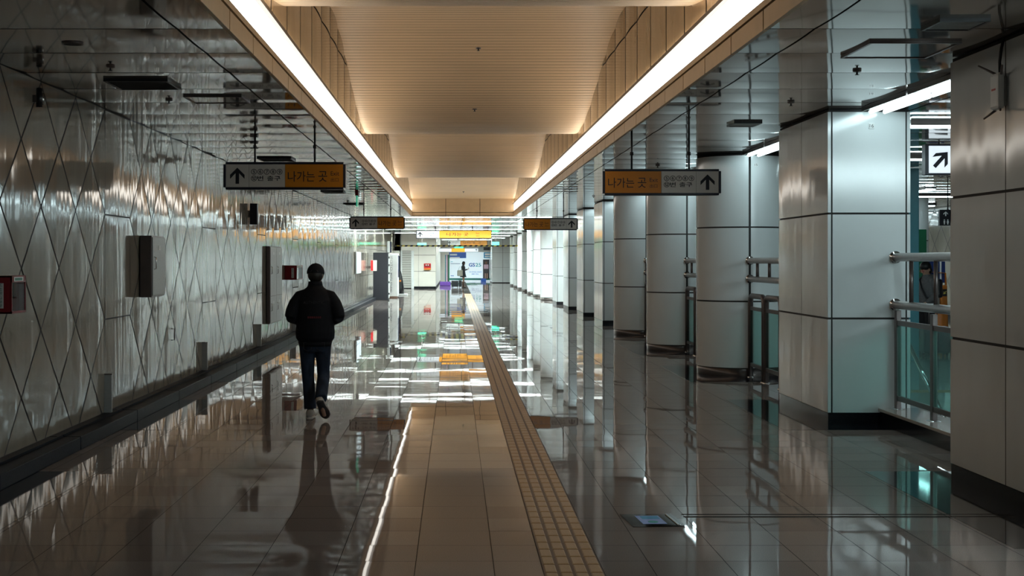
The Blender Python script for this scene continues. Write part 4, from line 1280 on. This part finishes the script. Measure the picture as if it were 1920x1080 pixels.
def add_eyes(P, parent, s=1.0):
    for sx in (-1, 1):
        m_ = MB(); c = P(sx * .031, .079, .002); m_.ell(c, (.011 * s,) * 3, 0, 10); e = m_.build('eye', M['eye_white'], parent)
        m_ = MB(); m_.ell(P(sx * .031, .087, .001), (.0055 * s,) * 3, 0, 8); m_.build('iris', M['hair'], e)
def shoe(mb_u, mb_s, heel, toe, up, s=1.0):
    heel, toe = Vector(heel), Vector(toe)
    d = (toe - heel).normalized(); u = Vector(up); u = (u - d * u.dot(d)).normalized(); r_ = d.cross(u)
    L_ = (toe - heel).length
    n = 14
    def ring(f, wd, h0, h1):
        c = heel + d * L_ * f
        return [c + r_ * (wd * math.cos(2 * PI * k / n)) + u * ((h0 + h1) / 2 + (h1 - h0) / 2 * math.sin(2 * PI * k / n)) for k in range(n)]
    def skin_(mb, rings):
        vs = [q for rg in rings for q in rg]; fs = []
        for i in range(len(rings) - 1):
            for k in range(n): fs.append((i * n + k, i * n + (k + 1) % n, (i + 1) * n + (k + 1) % n, (i + 1) * n + k))
        fs.append(tuple(range(n - 1, -1, -1))); fs.append(tuple((len(rings) - 1) * n + k for k in range(n)))
        mb.add(vs, fs, 0, True)
    skin_(mb_u, [ring(-.02, .018 * s, .03, .07), ring(.02, .036 * s, .018, .10), ring(.2, .041 * s, .018, .112), ring(.42, .044 * s, .018, .095), ring(.65, .050 * s, .018, .070), ring(.85, .045 * s, .018, .055), ring(.97, .026 * s, .020, .040), ring(1.0, .010 * s, .022, .030)])
    skin_(mb_s, [ring(-.035, .020 * s, 0, .022), ring(0, .040 * s, -.002, .024), ring(.3, .040 * s, -.002, .024), ring(.65, .054 * s, -.002, .024), ring(.87, .048 * s, -.002, .024), ring(1.0, .024 * s, .002, .022), ring(1.02, .010 * s, .006, .018)])

# --- the walking person, seen from behind
PY = 14.42
root = thing('person', 'person in black cap, black jacket and blue jeans walking away down the corridor', 'person', ((591 - VX) * PY / F_PX, PY, 0))
b = MB()
P = add_head(b, (.003, .03, 1.497), (0.05, 1, -.12), .98)
b.tube([(.0, .0, 1.30), (.002, .015, 1.40), (.003, .02, 1.46)], [.062, .054, .054], 14)
b.loft([(0, 0, .80, .14, .10), (0, 0, .88, .145, .105), (0, 0, 1.0, .13, .095), (0, 0, 1.15, .15, .105), (0, 0, 1.24, .160, .105), (0, 0, 1.31, .12, .085), (0, 0, 1.36, .06, .06)], 20)
arms = {}
for s in (-1, 1):
    sh, el, wr = Vector((s * .155, 0, 1.275)), Vector((s * .245, -.035, 1.065)), Vector((s * .125, .19, 1.0))
    b.tube([(s * .09, 0, 1.295), sh, sh.lerp(el, .5), el], [.05, .052, .045, .038], 12)
    b.tube([el, el.lerp(wr, .4), wr], [.038, .037, .026], 12)
    add_hand(b, wr, (-s * .5, .8, .15), (-s * .8, -.4, .1), s * -1, .95, .7)
legs = {-1: [(-.084, 0, .83), (-.078, .025, .45), (-.048, .0, .09)], 1: [(.082, 0, .83), (.084, .02, .455), (.086, -.26, .235)]}
for s in (-1, 1):
    hp, kn, an = [Vector(q) for q in legs[s]]
    b.tube([hp, hp.lerp(kn, .5), kn, kn.lerp(an, .35), an], [.085, .068, .050, .052, .034], 14)
b.tube([(-.048, -.03, .06), (-.048, .06, .045), (-.055, .17, .03)], [.03, .034, .022], 10)
b.tube([(.088, -.29, .215), (.10, -.235, .13), (.115, -.185, .055)], [.03, .032, .022], 10)
put('body', solid(b, .0065, 3), M['skin'], root)
add_eyes(P, root, .98)
# jacket
j = MB()
j.loft([(0, 0, .765, .158, .118), (0, 0, .80, .170, .128), (0, 0, .84, .200, .150), (0, 0, .90, .206, .156), (0, 0, 1.0, .196, .150), (0, 0, 1.12, .192, .145), (0, 0, 1.23, .196, .138), (0, 0, 1.30, .165, .115), (.0, 0, 1.35, .112, .09), (0, .005, 1.38, .080, .074), (0, .008, 1.415, .072, .068)], 26)
for s in (-1, 1):
    sh, el, wr = Vector((s * .155, 0, 1.272)), Vector((s * .252, -.04, 1.065)), Vector((s * .135, .175, 1.0))
    j.tube([(s * .07, 0, 1.315), sh, sh.lerp(el, .35) + Vector((s * .012, 0, 0)), sh.lerp(el, .75) + Vector((s * .01, 0, 0)), el + Vector((0, 0, -.01))], [.048, .069, .073, .070, .062], 16)
    j.tube([el + Vector((0, 0, .0)), el.lerp(wr, .3), el.lerp(wr, .75), wr], [.062, .062, .054, .040], 14)
jk = put('jacket', solid(j, .009, 4), M['jacket'], root)
m_ = MB(); m_.loft([(0, 0, .758, .166, .126), (0, 0, .80, .177, .134), (0, 0, .806, .170, .128)], 28); m_.build('hem_band', M['jacket'], jk)
m_ = MB(); m_.loft([(0, .006, 1.385, .079, .074), (0, .010, 1.432, .070, .067), (0, .010, 1.432, .064, .062)], 24); m_.build('collar', M['jacket'], jk)
lettering('AUTHENTIC', (0, -.152, 1.215), (1, 0, 0), (0, 0, 1), M['jacket_print'], jk, .215, .028)
m_ = MB()
for i in range(7): m_.box(-.062 + i * .0205, -.062 + i * .0205 + .015, -.158, -.1565, 1.052, 1.072)
m_.build('red_print', M['jacket_red'], jk)
# jeans
q = MB()
q.loft([(0, 0, .70, .135, .112), (0, 0, .76, .152, .122), (0, 0, .83, .152, .120), (0, 0, .88, .145, .115)], 24)
for s in (-1, 1):
    hp, kn, an = [Vector(v) for v in legs[s]]
    if s < 0: q.tube([hp + Vector((0, 0, -.02)), hp.lerp(kn, .4), kn, kn.lerp(an, .5), (an.x - .004, an.y, .105)], [.090, .079, .065, .063, .066], 16)
    else: q.tube([hp + Vector((0, 0, -.02)), hp.lerp(kn, .4), kn + Vector((0, .0, .03)), kn + Vector((.003, -.03, -.03)), kn.lerp(an, .5), an], [.090, .078, .066, .066, .064, .064], 16)
je = put('jeans', solid(q, .008, 3), M['denim'], root)
for s in (-1, 1):
    m_ = MB(); cx_ = s * .068
    pts = [(cx_ - .04, -.118, .80), (cx_ + .04, -.118, .80), (cx_ + .038, -.120, .735), (cx_, -.118, .715), (cx_ - .038, -.120, .735)]
    m_.tube(pts + [pts[0]], .0022, 6); m_.build('pocket_seam', M['jacket_print'], je)
u_, s_ = MB(), MB(); shoe(u_, s_, (-.052, -.075, .002), (-.060, .185, .002), (0, 0, 1))
sh_ = put('shoe', u_.mesh('shoe', []), M['shoe_white'], root); put('sole', s_.mesh('sole', []), M['shoe_white'], sh_)
u_, s_ = MB(), MB(); shoe(u_, s_, (.080, -.335, .205), (.138, -.16, .022), (-.22, .72, .62))
sh_ = put('shoe', u_.mesh('shoe', []), M['shoe_white'], root); put('sole', s_.mesh('sole', []), M['sole_dark'], sh_)
# cap and hair
R_ = frame_to((0.05, 1, -.12)); hc = Vector((.003, .03, 1.497))
h = MB(); h.ell(hc + R_ @ Vector((0, -.020, -.005)), (.080, .090, .082), 0, 20, R_); h.ell(hc + R_ @ Vector((0, -.040, -.022)), (.060, .048, .036), 0, 14, R_)
put('hair', solid(h, .006, 3), M['hair'], root)
m_ = MB()
vs = []; fs = []; n = 28; mm = 8
for jx in range(mm + 1):
    th = (PI / 2 + .12) * jx / mm
    for i in range(n):
        a = 2 * PI * i / n
        vs.append(hc + R_ @ Vector((.092 * math.sin(th) * math.cos(a), -.006 + .106 * math.sin(th) * math.sin(a), .022 + .100 * math.cos(th))))
for jx in range(mm):
    for i in range(n): fs.append((jx * n + i, (jx + 1) * n + i, (jx + 1) * n + (i + 1) % n, jx * n + (i + 1) % n))
m_.add(vs, fs, 0, True)
cp = m_.build('cap', M['jacket'], root)
m_ = MB(); m_.add([hc + R_ @ Vector((.075 * math.cos(a), .06 + .10 * math.sin(a) * rr, .012 - .012 * rr)) for rr in (0, 1) for a in [PI * k / 12 for k in range(13)]], [(k, k + 1, k + 14, k + 13) for k in range(12)], 0, True); m_.build('brim', M['jacket'], cp)
m_ = MB(); m_.tube([hc + R_ @ Vector((.036 * math.cos(a), -.102, .018 + .030 * math.sin(a))) for a in [PI * k / 10 for k in range(11)]], .004, 6); m_.build('strap_arch', M['jacket_print'], cp)
m_ = MB(); m_.ell(hc + R_ @ Vector((0, -.006, .122)), (.008, .008, .005)); m_.build('button', M['jacket'], cp)

def standing(root, s, fwd_turn, head_dir, torso, pants_mat, top_mat, arm_pose, foot_len=.24, skirt=None, boots=None, voxel=.008, hair='hair', long_hair=False):
    """simple standing figure about 1.6 m * s tall, facing +y in its own space"""
    b = MB()
    P = add_head(b, (0, .03 * s, 1.49 * s), head_dir, s)
    b.tube([(0, 0, 1.30 * s), (0, .012 * s, 1.38 * s), (0, .02 * s, 1.44 * s)], [.056 * s, .05 * s, .05 * s], 14)
    b.loft([(0, 0, .78 * s, .14 * s, .10 * s), (0, 0, .88 * s, .145 * s, .105 * s), (0, 0, 1.0 * s, .12 * s, .09 * s), (0, 0, 1.15 * s, .14 * s, .10 * s), (0, 0, 1.26 * s, .155 * s, .10 * s), (0, 0, 1.33 * s, .12 * s, .08 * s), (0, 0, 1.36 * s, .055 * s, .055 * s)], 20)
    for sd in (-1, 1):
        sh, el, wr, hd, hn_ = [Vector(v) for v in arm_pose[sd]]
        sh, el, wr = sh * s, el * s, wr * s
        b.tube([(sd * .09 * s, 0, 1.30 * s), sh, sh.lerp(el, .5), el], [.046 * s, .046 * s, .040 * s, .034 * s], 12); b.tube([el, el.lerp(wr, .4), wr], [.034 * s, .032 * s, .024 * s], 12)
        add_hand(b, wr, hd, hn_, -sd, .95 * s, .7)
        b.tube([(sd * .08 * s, 0, .82 * s), (sd * .08 * s, .015 * s, .62 * s), (sd * .08 * s, .02 * s, .45 * s), (sd * .08 * s, -.01 * s, .3 * s), (sd * .08 * s, -.01 * s, .08 * s)], [.085 * s, .068 * s, .048 * s, .052 * s, .032 * s], 14)
        b.tube([(sd * .08 * s, -.04 * s, .05 * s), (sd * .085 * s, .06 * s, .04 * s), (sd * .09 * s, .15 * s, .025 * s)], [.028 * s, .032 * s, .020 * s], 10)
    put('body', solid(b, voxel, 3), M['skin'], root); add_eyes(P, root, s)
    j = MB(); j.loft([(0, 0, z * s, rx * s, ry * s) for z, rx, ry in torso], 24)
    for sd in (-1, 1):
        sh, el, wr = [Vector(v) * s for v in arm_pose[sd][:3]]
        j.tube([(sd * .08 * s, 0, 1.31 * s), sh, sh.lerp(el, .5), el], [.052 * s, .062 * s, .056 * s, .052 * s], 14); j.tube([el, el.lerp(wr, .5), wr], [.052 * s, .047 * s, .038 * s], 12)
    tp = put('coat' if skirt else 'hooded_jacket', solid(j, .010, 4), M[top_mat], root)
    if pants_mat:
        q = MB(); q.loft([(0, 0, .72 * s, .14 * s, .11 * s), (0, 0, .80 * s, .155 * s, .12 * s), (0, 0, .88 * s, .150 * s, .115 * s)], 20)
        for sd in (-1, 1): q.tube([(sd * .075 * s, 0, .80 * s), (sd * .08 * s, .012 * s, .60 * s), (sd * .08 * s, .015 * s, .44 * s), (sd * .08 * s, -.005 * s, .25 * s), (sd * .08 * s, -.005 * s, .07 * s)], [.095 * s, .085 * s, .07 * s, .066 * s, .062 * s], 14)
        put('trousers', solid(q, .010, 3), M[pants_mat], root)
    for sd in (-1, 1):
        u_, s_ = MB(), MB(); shoe(u_, s_, (sd * .08 * s, -.07 * s, .002), (sd * .09 * s, .17 * s, .002), (0, 0, 1), s)
        if boots: u_.tube([(sd * .08 * s, -.01 * s, .05 * s), (sd * .08 * s, -.01 * s, .2 * s), (sd * .08 * s, -.01 * s, .36 * s)], [.045 * s, .048 * s, .062 * s], 14)
        o_ = put('boot' if boots else 'shoe', u_.mesh('shoe', []), M[boots or 'sole_dark'], root); put('sole', s_.mesh('sole', []), M['sole_dark'], o_)
    R = frame_to(head_dir); c = Vector((0, .03 * s, 1.49 * s))
    h = MB(); h.ell(c + R @ Vector((0, -.022 * s, .034 * s)), (.084 * s, .096 * s, .094 * s), 0, 20, R); h.ell(c + R @ Vector((0, -.05 * s, -.04 * s)), (.074 * s, .055 * s, .07 * s), 0, 16, R)
    if long_hair:
        for sx in (-1, 1): h.ell(c + R @ Vector((sx * .062 * s, .005, -.05 * s)), (.024 * s, .05 * s, .075 * s), 0, 12, R)
    put('hair', solid(h, .006, 3), M[hair], root)
    return P, tp, R, c

# --- person with a suitcase behind the balustrade
t = .00945
PX_, PYY = (1738.5 - VX) * t, F_PX * t
root = thing('person', 'person in grey hooded jacket and black beanie looking down behind the balustrade', 'person', (PX_, PYY, 0), rz=math.radians(112))
pose = {-1: [(-.16, 0, 1.29), (-.22, -.02, 1.04), (-.17, .17, .90), (0, .8, -.5), (.6, 0, -.6)], 1: [(.16, 0, 1.29), (.22, -.02, 1.04), (.15, .19, .93), (0, .8, -.5), (-.6, 0, -.6)]}
P, tp, R, c = standing(root, 1.0, 0, (0, 1, -.45), [(.74, .165, .13), (.80, .175, .14), (1.0, .165, .135), (1.15, .172, .135), (1.26, .178, .128), (1.32, .135, .10), (1.36, .085, .085), (1.40, .075, .075)], 'trousers', 'hoodie', pose)
m_ = MB(); m_.ell((0, -.085, 1.345), (.105, .07, .06), 0, 18); m_.build('hood', M['hoodie'], tp)
m_ = MB(); m_.box(-.13, .13, -.25, -.12, .98, 1.32, 0, .04); m_.build('backpack', M['black_plastic'], root)
m_ = MB(); m_.tube([(.12, -.13, 1.31), (.095, .0, 1.385), (.05, .125, 1.30), (-.04, .158, 1.15), (-.13, .13, 1.0), (-.185, .0, .93)], .016, 8); m_.build('strap', M['black_plastic'], root)
m_ = MB(); m_.ell(c + R @ Vector((0, -.014, .052)), (.090, .104, .092), 0, 22, R); m_.ell(c + R @ Vector((0, -.03, .15)), (.03, .03, .022), 0, 12, R); m_.build('beanie', M['hair'], root)
for sx in (-1, 1):
    m_ = MB(); m_.tube([P(sx * .031 + .022 * math.cos(a), .092, .002 + .019 * math.sin(a)) for a in [2 * PI * k / 14 for k in range(14)]], .0035, 6, closed=True); m_.build('spectacle_rim', M['red_bright'], root)
t = .00925
a = px(1722, 664, t); b = px(1771, 613, t)
def suitcase(label, x0, x1, y0, D, H, handle=True, group=None):
    r = thing('suitcase', label, 'suitcase', ((x0 + x1) / 2, y0, 0), group)
    W = x1 - x0
    m_ = MB(); m_.box(-W / 2, W / 2, 0, D, .055, H, 0, .035); sh_ = m_.build('shell', M['suitcase'], r)
    m_ = MB()
    for i in range(6): m_.box(-W * .4 + i * W * .15, -W * .4 + i * W * .15 + .012, -.006, .002, .12, H - .07)
    m_.build('ribs', M['suitcase'], sh_)
    for sx in (-1, 1):
        for yy in (.05, D - .05):
            m_ = MB(); m_.tube([(sx * (W / 2 - .05) - .014, yy, .03), (sx * (W / 2 - .05) + .014, yy, .03)], .03, 14); m_.box(sx * (W / 2 - .05) - .02, sx * (W / 2 - .05) + .02, yy - .02, yy + .02, .03, .07); m_.build('wheel', M['black_plastic'], r)
    if handle:
        m_ = MB(); m_.tube([(-.07, D - .05, H - .02), (-.07, D - .05, H + .30), (.07, D - .05, H + .30), (.07, D - .05, H - .02)], .010, 8); m_.build('pull_handle', M['steel_dark'], r)
    return r
suitcase('dark grey wheeled suitcase standing behind the teal glass', a[0], b[0], F_PX * t - .3, .27, b[2] + .02)

# --- woman with a phone near the poster wall
t = .0323
root = thing('person', 'person in dark coat and brown boots standing with a phone before the poster wall', 'person', ((868.5 - VX) * t, F_PX * t, 0), rz=math.radians(-84))
pose = {-1: [(-.15, 0, 1.28), (-.19, -.03, 1.05), (-.07, .22, 1.10), (.3, .8, .3), (.6, 0, .8)], 1: [(.15, 0, 1.28), (.19, -.03, 1.05), (.05, .24, 1.12), (-.3, .8, .3), (-.6, 0, .8)]}
P, tp, R, c = standing(root, .98, 0, (0, 1, -.5), [(.64, .21, .21), (.72, .19, .18), (.88, .165, .14), (1.0, .145, .12), (1.15, .165, .13), (1.26, .172, .125), (1.32, .13, .10), (1.36, .08, .08), (1.39, .072, .072)], None, 'coat_grey', pose, skirt=True, boots='boot', long_hair=True)
m_ = MB(); m_.box(-.04, .04, .33, .345, 1.10, 1.24, 0, .006, Matrix.Rotation(0, 4, 'X')); m_.build('phone', M['black_plastic'], root)
o_ = thing('tote_bag', 'cream tote bag hanging behind the person with the phone', 'bag', ((862.5 - VX) * t, F_PX * t - .30, .70))
m_ = MB(); m_.box(-.17, .17, -.05, .05, 0, .36, 0, .04); m_.build('bag', M['tote'], o_)
m_ = MB(); m_.tube([(-.10, 0, .35), (-.03, .06, .56), (.06, .10, .58), (.10, 0, .35)], .012, 8); m_.build('strap', M['tote'], o_)
a = px(846.5, 540, .0323); b = px(859.5, 526, .0323)
suitcase('black suitcase standing left of the person with the phone', a[0], b[0], F_PX * .0323 - .35, .3, b[2] + .0, False, 'dark suitcases by the person with the phone')
a = px(860, 540, .0323); b = px(866, 525, .0323)
suitcase('narrow black suitcase between the other suitcase and the person with the phone', a[0], b[0], F_PX * .0323 - .35, .25, b[2] + .0, False, 'dark suitcases by the person with the phone')
